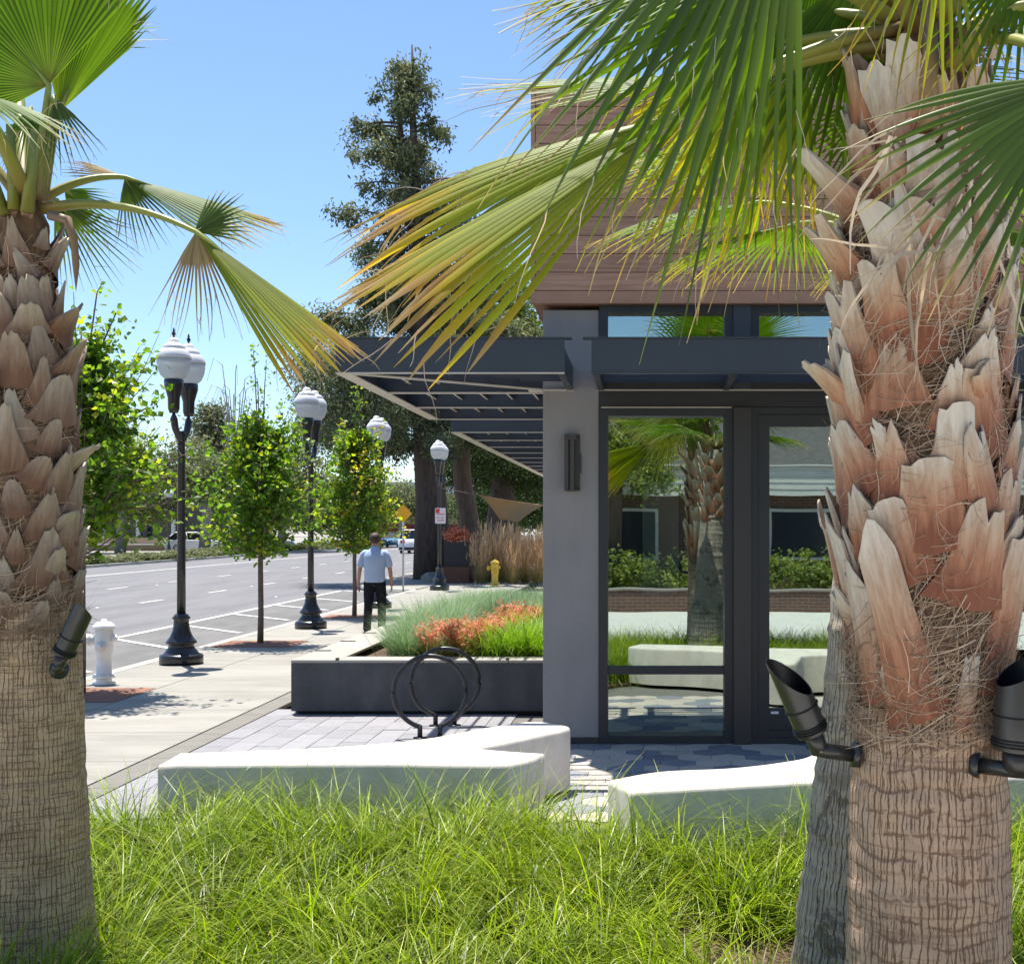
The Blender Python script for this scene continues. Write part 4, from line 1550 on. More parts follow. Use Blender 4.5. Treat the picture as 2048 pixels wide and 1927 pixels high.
frs = [
    # base px, hub (px,py,Y), tip (px,py,Y), normal, kwargs
    ((1835, 60, 3.7), (1590, -330, 3.3), (1215, 640, 3.1), (0.2, -1, -0.08), dict(spread=25, nl=15, mat=m_fr_dark, droop=0.12, fused=0.38, dry=0.95, jit=0.09, fold=0.5, wscale=0.85, twist=0.5)),
    ((1800, 60, 3.75), (1330, 250, 3.7), (665, 610, 3.55), (-0.3, -0.85, 0.6), dict(spread=17, nl=22, mat=m_fr_yel, droop=0.13, fused=0.74, dry=1.0, cup=0.2, p_curl=0.12, jit=0.05, wscale=1.35, fold=0.25)),
    ((1800, 90, 3.75), (1340, 235, 3.8), (640, 440, 3.75), (-0.2, -0.9, 0.5), dict(spread=15, nl=18, mat=m_fr_yel, droop=0.30, fused=0.62, dry=1.06, cup=0.15, p_curl=0.2, jit=0.05, wscale=1.3, fold=0.3)),
    ((1810, 60, 3.8), (1560, -60, 3.55), (1130, 540, 3.45), (0.3, -1, 0.0), dict(spread=32, nl=17, mat=m_fr_green, droop=0.14, fused=0.36, dry=0.95, jit=0.09, fold=0.5, wscale=0.85, twist=0.5)),
    ((1810, 60, 3.85), (1600, 30, 4.1), (1330, 560, 4.1), (0.2, -1, 0.05), dict(spread=36, nl=26, mat=m_fr_yel, droop=0.10, fused=0.4, dry=0.98, jit=0.06)),
    ((1830, 60, 3.85), (1720, -60, 4.0), (1590, 460, 3.95), (0.1, -1, 0.0), dict(spread=38, nl=24, mat=m_fr_green, droop=0.1, fused=0.42, dry=0.9, jit=0.05)),
    ((1830, 30, 3.8), (1400, -150, 4.0), (1120, 210, 4.0), (0.2, -1, 0.2), dict(spread=45, nl=30, mat=m_fr_green, droop=0.12, fused=0.45, dry=0.92)),
    ((1880, 30, 3.6), (1890, -190, 3.42), (1840, 250, 3.36), (0.1, -1, 0.0), dict(spread=34, nl=15, mat=m_fr_yel, droop=0.1, fused=0.36, dry=1.05, jit=0.1, fold=0.5, wscale=0.8, twist=0.5)),
    ((1880, 40, 3.6), (2060, -120, 3.4), (1980, 300, 3.35), (-0.1, -1, 0.0), dict(spread=36, nl=17, mat=m_fr_green, droop=0.1, fused=0.36, dry=0.98, jit=0.09, fold=0.5, wscale=0.85, twist=0.5)),
    ((1850, 60, 3.85), (1900, -260, 4.2), (1800, 160, 4.25), (0, -1, 0.1), dict(spread=50, nl=32, mat=m_fr_green, droop=0.08, fused=0.45, dry=0.85)),
    ((1810, 70, 3.8), (1400, 150, 4.2), (905, 165, 4.3), (0, -0.35, 0.9), dict(spread=24, nl=24, mat=m_fr_green, droop=0.05, fused=0.35, dry=1.02)),
    ((1820, 20, 3.8), (1480, -70, 3.7), (990, 25, 3.6), (0.1, -0.7, 0.8), dict(spread=26, nl=26, mat=m_fr_green, droop=0.12, fused=0.4, dry=1.0)),
    ((1930, 90, 3.7), (2175, 150, 3.0), (1775, 560, 2.95), (-0.25, -1, -0.05), dict(spread=46, nl=22, mat=m_fr_dark, droop=0.16, fused=0.4, dry=0.97, jit=0.06, fold=0.3)),
    ((1840, 80, 3.9), (1650, -110, 4.5), (1590, 380, 4.6), (0.1, -1, 0.1), dict(spread=50, nl=36, mat=m_fr_green, droop=0.12, fused=0.4, dry=0.85)),
    ((1810, 120, 3.9), (1480, 120, 4.4), (1350, 500, 4.5), (0.1, -0.9, 0.2), dict(spread=62, nl=42, mat=m_fr_yel, droop=0.15, fused=0.4, dry=0.95)),
    ((1800, 180, 3.9), (1760, 190, 4.3), (1610, 430, 4.4), (0.3, -1, 0.1), dict(spread=40, nl=20, mat=m_fr_green, droop=0.1, fused=0.35, dry=0.8)),
    ((1870, 60, 3.8), (2020, -150, 4.3), (2080, 130, 4.4), (-0.2, -1, 0.1), dict(spread=60, nl=36, mat=m_fr_green, droop=0.1, fused=0.42, dry=0.9)),
    ((1830, 40, 3.85), (1600, -330, 4.1), (1100, -420, 4.3), (0.2, -0.2, 1), dict(spread=60, nl=40, mat=m_fr_green, droop=0.2, fused=0.45, dry=0.9)),  # upper crown out of frame from here on, added for shade and reflections
    ((1850, 20, 3.8), (1830, -480, 3.9), (1850, -1150, 4.0), (0, 1, 0.3), dict(spread=80, nl=46, mat=m_fr_green, droop=0.05, fused=0.5, dry=0.8)),
    ((1880, 40, 3.85), (2150, -330, 4.1), (2650, -500, 4.3), (-0.2, -0.2, 1), dict(spread=70, nl=40, mat=m_fr_green, droop=0.2, fused=0.45, dry=0.9)),
    ((1850, 40, 3.95), (1750, -350, 4.8), (1600, -560, 5.6), (0, -0.3, 1), dict(spread=70, nl=42, mat=m_fr_green, droop=0.2, fused=0.45, dry=0.9)),
    ((1900, 80, 3.75), (2230, -60, 3.75), (2560, 250, 3.7), (0.3, -0.6, 0.8), dict(spread=55, nl=40, mat=m_fr_green, droop=0.2, fused=0.45, dry=0.95)),
    ((1850, 40, 3.95), (1980, -260, 4.9), (2120, -420, 5.6), (0, -0.3, 1), dict(spread=70, nl=40, mat=m_fr_green, droop=0.2, fused=0.45, dry=0.9)),
]
for k, (b, h, t_, n_, kw) in enumerate(frs):
    frond(palmR, P(*b), P(*h), P(*t_), n_, seed=k, pr=0.02, **kw)
# cut brown stub on top of the trunk and the spiny yellow petiole at the right edge
mb = MB()
mb.tube([P(1857, 260, 3.58), P(1857, 110, 3.58), P(1858, 40, 3.6), P(1855, -120, 3.7)], [0.05, 0.042, 0.034, 0.03], 10, True, 0.6)
mb.t[-1][:, 0] = np.repeat([0.9, 0.7, 0.0, 0.0], 10)
mb.build('petiole', m_petiole_b, palmR, True)
pth = np.array([P(1915, 135, 3.55), P(1945, 85, 3.5), P(1990, 45, 3.45), P(2040, 18, 3.4), P(2100, 5, 3.35), P(2165, 20, 3.25)])
mb = MB()
mb.tube(pth, np.linspace(0.045, 0.026, 6), 10, True, 0.5)
mb.t[-1][:, 0] = np.repeat(np.linspace(0.15, 0.9, 6), 10)
yp = mb.build('petiole', m_petiole, palmR, True)
spines(yp, pth, 0.034, 46, m_petiole_b)['kind'] = 'stuff'
# dry strips hanging across the top of the trunk
mb = MB()
r_ = np.random.default_rng(5)
for k in range(46):
    p0 = P(r_.uniform(1760, 2040), r_.uniform(180, 520), r_.uniform(3.38, 3.5))
    d = nrm(np.array([r_.normal(-0.45, 0.5), r_.normal(-0.05, 0.15), r_.normal(-0.7, 0.4)]))
    ln = r_.uniform(0.15, 0.42)
    side = nrm(np.cross(d, [0, -1, 0]))
    w0 = r_.uniform(0.0015, 0.006)
    pts = []
    for j in range(8):
        w = w0 * (1 - (j / 7) ** 2 * 0.85)
        pts += [p0 - side * w, p0 + side * w]
        p0 = p0 + d * ln / 7
        d = nrm(d + r_.normal(0, 0.13, 3) - np.array([0, 0, 0.09]))
    mb.add(np.array(pts), np.array([(2 * j, 2 * j + 1, 2 * j + 3, 2 * j + 2) for j in range(7)]), np.tile([r_.uniform(0.3, 1), r_.random(), 0], (16, 1)))
o = mb.build('dry_strips', m_thread, palmR)
o['kind'] = 'stuff'

# ---- third palm, trunk behind the right one
TX, TY = 0.835, 4.9
palmT = thing('fan_palm', 'grey fissured fan palm trunk leaning behind the nearest right palm', 'palm tree', (TX, TY, 0))


def axT(z):
    return (TX + 0.06 * max(0, (z - 0.5)) * 0.9 - 0.02, TY)


mb = MB()
trunk_mesh(mb, axT, [(0.0, 0.30), (0.25, 0.265), (0.6, 0.22), (1.2, 0.185), (2.0, 0.17), (2.6, 0.16), (2.9, 0.1)], seg=72, rough=0.007, seed=9)
mb.build('trunk', m_bark_g, palmT, True)
for k in range(40):
    z = 1.9 + 0.9 * k / 40
    ph = k * 2.39996
    x, y = axT(z)
    inst('leaf_base', bootsR[k % 8], palmT, (x + 0.17 * math.cos(ph) - TX, y + 0.17 * math.sin(ph) - TY, z), (-0.12, rng.normal(0, 0.1), ph - math.pi / 2))
cT = np.array([axT(2.9)[0], TY, 2.9])
for k in range(9):
    a_ = k * 2.4 + 0.4
    el = 0.25 + 0.5 * ((k * 0.37) % 1)
    d = np.array([math.cos(a_) * math.cos(el), math.sin(a_) * math.cos(el) * 0.8 + 0.25, math.sin(el)])
    hub_ = cT + nrm(d) * 0.62
    tip_ = hub_ + nrm(d * np.array([1, 1, 0.25]) - np.array([0, 0, 0.12])) * 0.75
    frond(palmT, cT, hub_, tip_, np.array([-d[0] * 0.4, -d[1] * 0.4 - 0.1, 1]), spread=62, nl=38, droop=0.28, fused=0.42, dry=0.9, mat=m_fr_green, seed=40 + k, pr=0.018)

# ---- left palm
LX, LY = -2.49, 5.2
palmL = thing('fan_palm', 'fan palm at the left edge with weathered grey brown leaf bases', 'palm tree', (LX, LY, 0))


def axL(z):
    return (LX + 0.0 * z, LY)


mb = MB()
trunk_mesh(mb, axL, [(0.0, 0.30), (0.3, 0.262), (0.55, 0.245), (0.9, 0.226), (1.3, 0.218), (1.5, 0.208), (1.56, 0.2)], seg=80, rough=0.005, seed=13)
mb.build('trunk', m_bark_l, palmL, True)
corel = [(1.5, 0.17), (1.62, 0.185), (2.0, 0.19), (2.4, 0.18), (2.65, 0.14), (2.85, 0.105), (3.05, 0.095), (3.18, 0.05)]
mb = MB()
trunk_mesh(mb, axL, corel, seg=48, zstep=0.02, rough=0.012, seed=14)
mb.build('fibre_core', m_core, palmL, True)
radL = lambda z: np.interp(z, [p[0] for p in corel], [p[1] for p in corel])
bootsL = []
for k in range(8):
    r_ = np.random.default_rng(150 + k)
    me = boot_mesh(40 + k, r_.uniform(0.14, 0.21), r_.uniform(0.125, 0.18), r_.uniform(0.02, 0.07), r_.uniform(0.04, 0.16), 0.05)
    me.materials.append(m_bootL)
    bootsL.append(me)
N_ = 96
for k in range(N_):
    z = 1.56 + (2.98 - 1.56) * k / N_ + rng.normal(0, 0.015)
    ph = k * 2.39996 + rng.normal(0, 0.1)
    rr = float(radL(z)) + 0.008
    s_ = rng.uniform(0.8, 1.25) * (0.8 if z > 2.7 else 1)
    tilt = rng.normal(0.05, 0.1)
    inst('leaf_base', bootsL[k % 8], palmL, (rr * math.cos(ph), rr * math.sin(ph), z), (-tilt, rng.normal(0, 0.26), ph - math.pi / 2), (s_ * rng.uniform(0.8, 1.25), s_, s_ * rng.uniform(0.75, 1.15)))
for k, (z, ph, tilt, s_) in enumerate([(2.05, -0.15, 0.75, 1.15), (2.42, -0.2, 0.5, 1.1), (1.78, -0.3, 0.45, 1.1), (2.62, -0.3, 0.7, 1.0), (1.60, -0.5, 0.3, 1.15), (2.6, -1.0, 0.55, 1.0)]):
    inst('leaf_base', bootsL[(k * 3 + 1) % 8], palmL, (0.17 * math.cos(ph), 0.17 * math.sin(ph), z), (-tilt, 0.1, ph - math.pi / 2), (s_, s_, s_))
for k in range(11):                       # lowest bases break the edge of the bark
    ph = k * 0.571 + rng.normal(0, 0.12)
    z = 1.44 + rng.normal(0, 0.045)
    s_ = rng.uniform(0.95, 1.3)
    inst('leaf_base', bootsL[(k * 5) % 8], palmL, (0.198 * math.cos(ph), 0.198 * math.sin(ph), z), (-0.03, rng.normal(0, 0.3), ph - math.pi / 2), (s_, s_, s_))
fibres(palmL, axL, 1.40, 1.62, lambda z: np.interp(z, [1.3, 1.5, 1.7], [0.222, 0.212, 0.2]), 900, 'fibre', m_fibre, 0.06, 0.2, 0.0016, 0.014)
fibres(palmL, axL, 1.52, 2.9, radL, 2600, 'fibre', m_fibre, 0.06, 0.2, 0.0016, 0.012)

lfr = [
    ((75, 400, 5.15), (98, 170, 5.1), (-190, -190, 5.05), (0.1, -1, -0.15), dict(spread=76, nl=46, mat=m_fr_green, droop=0.03, fused=0.62, dry=0.72, cup=0.1)),
    ((85, 400, 5.25), (118, 225, 5.3), (250, -110, 5.35), (0.75, -0.6, 0.1), dict(spread=26, nl=26, mat=m_fr_green, droop=0.03, fused=0.7, dry=0.7, cup=0.3)),
    ((80, 400, 5.2), (108, 195, 5.1), (150, 345, 5.05), (0.1, -1, 0), dict(spread=30, nl=12, mat=m_fr_dark, droop=0.1, fused=0.3, dry=0.95)),
    ((80, 400, 5.2), (60, 215, 5.15), (40, 360, 5.1), (0.1, -1, 0), dict(spread=40, nl=16, mat=m_fr_green, droop=0.1, fused=0.3, dry=0.8)),
    # long frond reaching right, with folded and hanging fingers
    ((85, 418, 5.15), (395, 465, 5.0), (715, 720, 4.9), (0.35, -0.6, 0.75), dict(spread=16, nl=22, mat=m_fr_yel, droop=0.04, fused=0.8, dry=0.92, sag=0.16, jit=0.03, cup=0.2, wscale=1.35)),
    ((390, 463, 5.0), (392, 464, 5.0), (440, 690, 4.95), (0.2, -1, 0), dict(spread=42, nl=20, mat=m_fr_dry, droop=0.12, fused=0.25, dry=1.0, pr=0.006, jit=0.12)),
    ((390, 463, 5.0), (390, 463, 5.02), (495, 400, 5.1), (0.1, -1, 0.1), dict(spread=38, nl=14, mat=m_fr_dark, droop=0.2, fused=0.5, dry=0.9, pr=0.006)),
    # second one above it
    ((75, 405, 5.3), (252, 355, 5.45), (575, 455, 5.5), (0.1, -0.55, 0.8), dict(spread=20, nl=20, mat=m_fr_green, droop=0.08, fused=0.65, dry=1.0, sag=0.2, wscale=1.3)),
    ((250, 355, 5.45), (250, 356, 5.45), (330, 500, 5.45), (0.1, -1, 0.1), dict(spread=40, nl=16, mat=m_fr_dark, droop=0.1, fused=0.3, dry=0.98, pr=0.006)),
    ((250, 355, 5.45), (250, 354, 5.45), (132, 320, 5.5), (0, -0.7, 0.7), dict(spread=17, nl=12, mat=m_fr_dry, droop=0.05, fused=0.6, dry=0.4, pr=0.006)),
    # spiky one low behind
    ((75, 420, 5.4), (112, 400, 5.6), (245, 575, 5.8), (0.2, -1, 0.2), dict(spread=38, nl=18, mat=m_fr_dark, droop=0.04, fused=0.3, dry=0.9)),
    ((75, 410, 5.4), (130, 380, 5.7), (240, 470, 5.9), (0.2, -1, 0.3), dict(spread=45, nl=18, mat=m_fr_green, droop=0.06, fused=0.35, dry=0.85)),
    # out of frame, for shade and reflections
    ((40, 400, 5.2), (-200, 150, 5.2), (-600, 150, 5.2), (0.2, -0.6, 1), dict(spread=60, nl=36, mat=m_fr_green, droop=0.2, fused=0.45, dry=0.9)),
    ((50, 390, 5.3), (30, 120, 5.9), (20, -80, 6.5), (0, -0.6, 0.8), dict(spread=65, nl=36, mat=m_fr_green, droop=0.15, fused=0.45, dry=0.9)),
    ((50, 390, 5.1), (-60, 180, 4.6), (-160, 250, 4.0), (0, -0.3, 1), dict(spread=60, nl=36, mat=m_fr_green, droop=0.2, fused=0.45, dry=0.9)),
]
for k, (b, h, t_, n_, kw) in enumerate(lfr):
    kw.setdefault('pr', 0.02)
    frond(palmL, P(*b), P(*h), P(*t_), n_, seed=70 + k, **kw)
# stout green petioles rising from the crown
for k, (a_, b_) in enumerate([((30, 420), (20, 250)), ((55, 425), (70, 260)), ((8, 430), (-40, 280))]):
    mb = MB()
    p0, p1 = P(a_[0], a_[1], 5.08), P(b_[0], b_[1], 5.05)
    mb.tube([p0, p0 * 0.5 + p1 * 0.5, p1], [0.04, 0.03, 0.022], 10, True, 0.6)
    mb.t[-1][:, 0] = np.repeat([0.2, 0.8, 1.0], 10)
    mb.build('petiole', m_petiole, palmL, True)
# drooping dry stalk
mb = MB()
mb.tube([P(100, 430, 5.0), P(135, 440, 4.98), P(148, 480, 4.98), P(152, 530, 4.98), P(152, 585, 4.98)], [0.02, 0.018, 0.015, 0.014, 0.012], 8)
mb.t[-1][:, 0] = 0.6
mb.build('dry_stalk', m_petiole_b, palmL, True)

# ------------------------------------------------------------------ uplights strapped to the palms
m_can = pm('uplight_can', (0.030, 0.029, 0.028), 0.33, 0.2, 10, spec=0.6)
m_can_in = pm('uplight_inside', (0.006, 0.006, 0.007), 0.5)
m_screw = pm('screw', (0.6, 0.6, 0.6), 0.3, 0.05, metal=0.9)


def uplight(label, foot, top, rad, open_dir, slope, mount, screw_dir=(0, -1, 0)):
    """tube with an obliquely cut mouth. foot/top: axis ends; open_dir: side where the wall is cut low"""
    foot, top = np.array(foot), np.array(top)
    t = thing('uplight', label, 'spotlight', foot, 'uplights fixed to the palm trunks')
    ax = nrm(top - foot)
    L_ = np.linalg.norm(top - foot)
    od = np.array(open_dir, float)
    od = nrm(od - ax * np.dot(od, ax))
    sd_ = np.cross(ax, od)
    th = np.linspace(0, 2 * math.pi, 36, endpoint=False)
    dirs = np.cos(th)[:, None] * od + np.sin(th)[:, None] * sd_
    cutz = L_ - slope * (1 + np.cos(th)) * 0.5
    m = MB()
    lv = [np.full(36, 0.0), np.full(36, 0.3 * L_)]
    rows = [foot + dirs * rad * 0.97 + ax * 0.0, foot + dirs * rad + ax * 0.012, foot + dirs * rad + ax * 0.3 * L_, foot + dirs * rad + ax * cutz[:, None]]
    rows += [foot + dirs * (rad - 0.004) + ax * cutz[:, None], foot + dirs * (rad - 0.004) + ax * (0.32 * L_)]
    m.grid(np.array(rows[:4]), True)
    m.build('housing', m_can, t, True)
    m = MB()
    m.grid(np.array(rows[3:6]), True)
    k0 = m.n
    m.add(np.vstack([rows[5]]), [tuple(range(36))])
    m.build('mouth', m_can_in, t)
    m = MB()
    for q in (0.03, 0.05, 0.07, 0.34):
        rr = rad + 0.0022
        ring_ = foot + dirs * rr + ax * (q * L_ * 1.6 if q < 0.3 else q * L_)
        m.tube(np.vstack([ring_, ring_[:1]]), 0.0026, 6, False)
    m.build('cooling_rib', m_can_in, t, True)
    m = MB()
    m.tube([foot + ax * 0.004, foot - ax * 0.05, foot - ax * 0.065], [rad * 0.62, rad * 0.58, rad * 0.35], 14)
    m.build('neck', m_can, t, True)
    k = foot - ax * 0.055
    mount = np.array(mount)
    m = MB()
    dm_ = nrm(mount - k)
    m.tube([k - dm_ * 0.025, k - dm_ * 0.018, k + dm_ * 0.02, mount], [0.012, 0.02, 0.022, 0.022], 14)
    m.build('bracket_arm', m_can, t, True)
    m = MB()
    m.tube([mount - dm_ * 0.002, mount + dm_ * 0.02], [0.036, 0.036], 18)
    m.build('mount_plate', m_can, t, True)
    m = MB()
    s0 = k + np.array(screw_dir) * 0.021
    m.tube([s0, s0 + np.array(screw_dir) * 0.004], 0.006, 10)
    m.build('screw', m_screw, t, True)
    return t


uplight('black tube uplight with slanted mouth on the left side of the nearest right palm', P(1625, 1465, 3.72), P(1560, 1312, 3.68), 0.046, (0.9, -0.5, 0.3), 0.13, P(1706, 1508, 3.74))
uplight('black tube uplight half cut off by the right picture edge on the nearest palm', P(2038, 1500, 3.55), P(2050, 1300, 3.55), 0.072, (-1, -0.3, 0.2), 0.10, P(1958, 1530, 3.60))
uplight('black tube uplight on the trunk of the left edge palm', P(127, 1308, 4.96), P(172, 1208, 4.94), 0.040, (0.3, 1, 0.3), 0.06, P(118, 1338, 5.02))

# ------------------------------------------------------------------ street lamps
m_iron = pm('lamp_iron', (0.016, 0.016, 0.018), 0.3, 0.2, 6, spec=0.6)
m_globe = None


def globemat():
    m, nt, b, out = newmat('lamp_globe')
    N, L = nt.nodes, nt.links
    b.inputs['Base Color'].default_value = (0.72, 0.74, 0.74, 1)
    b.inputs['Roughness'].default_value = 0.25
    tr = N.new('ShaderNodeBsdfTranslucent')
    tr.inputs['Color'].default_value = (0.8, 0.82, 0.82, 1)
    tp = N.new('ShaderNodeBsdfTransparent')
    m1 = N.new('ShaderNodeMixShader')
    m1.inputs[0].default_value = 0.5
    L.new(b.outputs[0], m1.inputs[1])
    L.new(tr.outputs[0], m1.inputs[2])
    m2 = N.new('ShaderNodeMixShader')
    m2.inputs[0].default_value = 0.22
    L.new(m1.outputs[0], m2.inputs[1])
    L.new(tp.outputs[0], m2.inputs[2])
    L.new(m2.outputs[0], out.inputs['Surface'])
    return m


m_globe = globemat()
m_dome = pm('lamp_dome', (0.70, 0.69, 0.68), 0.35, 0.05, 3)


def lamp_parts():
    P_ = []
    m = MB()
    m.lathe([(0.285, 0), (0.285, 0.115), (0.27, 0.13), (0.235, 0.14), (0.19, 0.2), (0.165, 0.235), (0.165, 0.265), (0.2, 0.28), (0.205, 0.3), (0.185, 0.32), (0.15, 0.37),
             (0.115, 0.45), (0.10, 0.55), (0.098, 0.6), (0.115, 0.61), (0.118, 0.63), (0.10, 0.645), (0.085, 0.67), (0.06, 0.68)], seg=24)
    P_.append(('base', m.mesh('lamp_base', True), m_iron, None))
    m = MB()
    m.lathe([(0.058, 0.67), (0.055, 1.5), (0.048, 3.05), (0.06, 3.07), (0.06, 3.12), (0.045, 3.14)], seg=16)
    P_.append(('pole', m.mesh('lamp_pole', True), m_iron, None))
    m = MB()
    for s in (-1, 1):
        m.tube([(0, 0, 2.95), (0, s * 0.10, 3.05), (0, s * 0.22, 3.16), (0, s * 0.28, 3.28), (0, s * 0.28, 3.4)], [0.03, 0.04, 0.045, 0.05, 0.055], 12)
    P_.append(('arm', m.mesh('lamp_arm', True), m_iron, None))
    for s in (-1, 1):
        m = MB()
        m.lathe([(0.055, 3.36), (0.075, 3.42), (0.078, 3.56), (0.105, 3.66), (0.122, 3.72), (0.125, 3.80), (0.10, 3.81)], 0, s * 0.28, 18)
        P_.append(('fitter', m.mesh('lamp_fitter', True), m_iron, None))
        m = MB()
        m.lathe([(0.118, 3.811), (0.17, 3.86), (0.205, 3.94), (0.217, 4.02), (0.217, 4.08)], 0, s * 0.28, 24)
        P_.append(('globe', m.mesh('lamp_globe', True), m_globe, None))
        m = MB()
        m.lathe([(0.224, 4.08), (0.224, 4.10), (0.20, 4.16), (0.165, 4.20), (0.15, 4.215), (0.152, 4.235), (0.125, 4.265), (0.085, 4.285), (0.075, 4.295), (0.07, 4.325), (0.045, 4.355), (0.01, 4.36)], 0, s * 0.28, 24)
        P_.append(('dome', m.mesh('lamp_dome', True), m_dome, None))
        m = MB()
        m.lathe([(0.012, 4.355), (0.012, 4.38), (0.026, 4.40), (0.028, 4.42), (0.012, 4.44), (0.016, 4.455), (0.004, 4.50)], 0, s * 0.28, 10)
        P_.append(('finial', m.mesh('lamp_finial', True), m_iron, None))
    for _, me, mt, _ in P_:
        me.materials.append(mt)
    return P_


LP_ = lamp_parts()


def lamp(x, y, label, z=0, s=1.0):
    t = thing('street_lamp', label, 'street lamp', (x, y, z), 'black twin-globe street lamps')
    t.scale = (s, s, s)
    for nme, me, mt, _ in LP_:
        inst(nme, me, t)
    return t


lamp(-6.28, 17.55, 'nearest black twin-globe street lamp, left of the first maple')
lamp(-6.12, 23.7, 'second black twin-globe street lamp, between the two young maples')
lamp(-6.11, 29.7, 'third street lamp, its globes showing above the right maple')
L4 = lamp(-6.05, 38.0, 'farthest twin-globe street lamp carrying the red and white parking sign')
lamp(-31.6, 86, 'small black street lamp across the road', -0.03)

# parking sign on the far lamp
m_signw = pm('sign_white', (0.72, 0.70, 0.69), 0.5, 0.05)
m_signr = pm('sign_red', (0.62, 0.06, 0.06), 0.5, 0.05)
m_yellow = pm('sign_yellow', (0.80, 0.40, 0.005), 0.5, 0.05)
m_galv = pm('galvanised', (0.42, 0.43, 0.44), 0.45, 0.1, 10, metal=0.6)
ps = P(880.7, 1031, 37.85)
sg = thing('parking_sign', 'white and red parking sign with rounded corners on the far lamp post', 'sign', ps)


def rounded(w, h, r, y0, y1, cx=0, cz=0, n=5):
    pts = []
    for sx, sz, a0 in ((1, 1, 0), (-1, 1, 90), (-1, -1, 180), (1, -1, 270)):
        for k in range(n + 1):
            a = math.radians(a0 + 90 * k / n)
            pts.append((cx + sx * (w / 2 - r) + r * math.cos(a), cz + sz * (h / 2 - r) + r * math.sin(a)))
    m = len(pts)
    v = [(x, y0, z) for x, z in pts] + [(x, y1, z) for x, z in pts]
    f = [tuple(range(m)), tuple(range(m, 2 * m))[::-1]] + [(i + m, (i + 1) % m + m, (i + 1) % m, i) for i in range(m)]
    return v, f


m = MB()
m.add(*rounded(0.31, 0.455, 0.035, 0, 0.006))
m.build('plate', m_signw, sg, local=True)
m = MB()
m.add(*rounded(0.12, 0.13, 0.02, -0.003, -0.0005, -0.08, 0.14))
m.build('red_square', m_signr, sg, local=True)
m = MB()
for zc, segs in ((0.045, ((-0.1, 0.1),)), (-0.055, ((-0.1, -0.02), (0.02, 0.1))), (-0.135, ((-0.08, 0.09),))):
    for a, b in segs:
        for q in np.arange(a, b, 0.028):
            m.box(q, q + 0.018, -0.003, -0.0005, zc - 0.018, zc + 0.018)
m.build('red_lettering', m_signr, sg, local=True)
m = MB()
m.box(-0.02, 0.02, 0.0065, 0.09, -0.16, -0.13)
m.box(-0.02, 0.02, 0.0065, 0.09, 0.13, 0.16)
m.build('clamp', m_galv, sg, local=True)

# yellow diamond on its post
yd = P(806, 1183, 37.0)
ys_ = thing('warning_sign', 'plain yellow diamond marker on a thin galvanised post by the kerb', 'sign', (yd[0], 37.0, 0))
m = MB()
m.tube([(0, 0.03, 0), (0, 0.03, 2.45)], 0.026, 8)
m.build('post', m_galv, ys_, True, True)
m = MB()
q = 0.262
r0 = 0.03
pts = []
for ax_, az_ in ((0, q), (-q, 0), (0, -q), (q, 0)):
    d = np.array([ax_, az_]) / q
    t = np.array([-d[1], d[0]])
    pts += [np.array([ax_, az_]) - d * r0 - t * r0 * 1.0, np.array([ax_, az_]) - d * r0 * 0.35, np.array([ax_, az_]) - d * r0 + t * r0 * 1.0]
n = len(pts)
v = [(x, 0, z + 2.225) for x, z in pts] + [(x, 0.006, z + 2.225) for x, z in pts]
m.add(v, [tuple(range(n)), tuple(range(n, 2 * n))[::-1]] + [(i + n, (i + 1) % n + n, (i + 1) % n, i) for i in range(n)])
m.build('plate', m_yellow, ys_, local=True)


# ------------------------------------------------------------------ hydrants
def hydrant(x, y, z, mat, label, cat='hydrant', mirror=1):
    t = thing('fire_hydrant', label, cat, (x, y, z))
    m = MB()
    m.lathe([(0.13, 0), (0.13, 0.02), (0.09, 0.025), (0.088, 0.07), (0.13, 0.075), (0.13, 0.105), (0.088, 0.11), (0.088, 0.34), (0.102, 0.37), (0.106, 0.62), (0.1, 0.65)], seg=24)
    m.build('barrel', mat, t, True, True)
    m = MB()
    m.lathe([(0.128, 0.652), (0.13, 0.668), (0.115, 0.70), (0.075, 0.728), (0.03, 0.738), (0.028, 0.765), (0.005, 0.768)], seg=24)
    m.build('bonnet', mat, t, True, True)
    for d, r_, zc, ln in (((-mirror, 0, 0), 0.06, 0.52, 0.2), ((mirror, 0, 0), 0.04, 0.54, 0.14), ((0.15, -1, 0), 0.055, 0.45, 0.15)):
        m = MB()
        d = nrm(d)
        a = np.array([0, 0, zc])
        m.tube([a + d * 0.06, a + d * (ln - 0.045), a + d * (ln - 0.044), a + d * ln, a + d * (ln + 0.001), a + d * (ln + 0.02)], [r_ * 0.85, r_ * 0.85, r_ * 1.2, r_ * 1.2, r_ * 0.4, r_ * 0.4], 14)
        m.build('outlet', mat, t, True, True)
    m = MB()
    for k in range(8):
        a = k * math.pi / 4
        m.tube([(0.112 * math.cos(a), 0.112 * math.sin(a), 0.1055), (0.112 * math.cos(a), 0.112 * math.sin(a), 0.118)], 0.012, 6)
    m.build('bolts', mat, t, False, True)
    return t


m_hyw = pm('hydrant_white', (0.85, 0.845, 0.82), 0.4, 0.06, 9)
m_hyy = pm('hydrant_yellow', (0.78, 0.50, 0.05), 0.45, 0.12, 9)
hydrant(-6.385, 15.3, 0, m_hyw, 'white fire hydrant on the pavement beside the left palm')
hydrant(-4.70, 40.3, 0, m_hyy, 'yellow fire hydrant partly hidden behind the planter grasses').scale = (1.15, 1.15, 1.1)

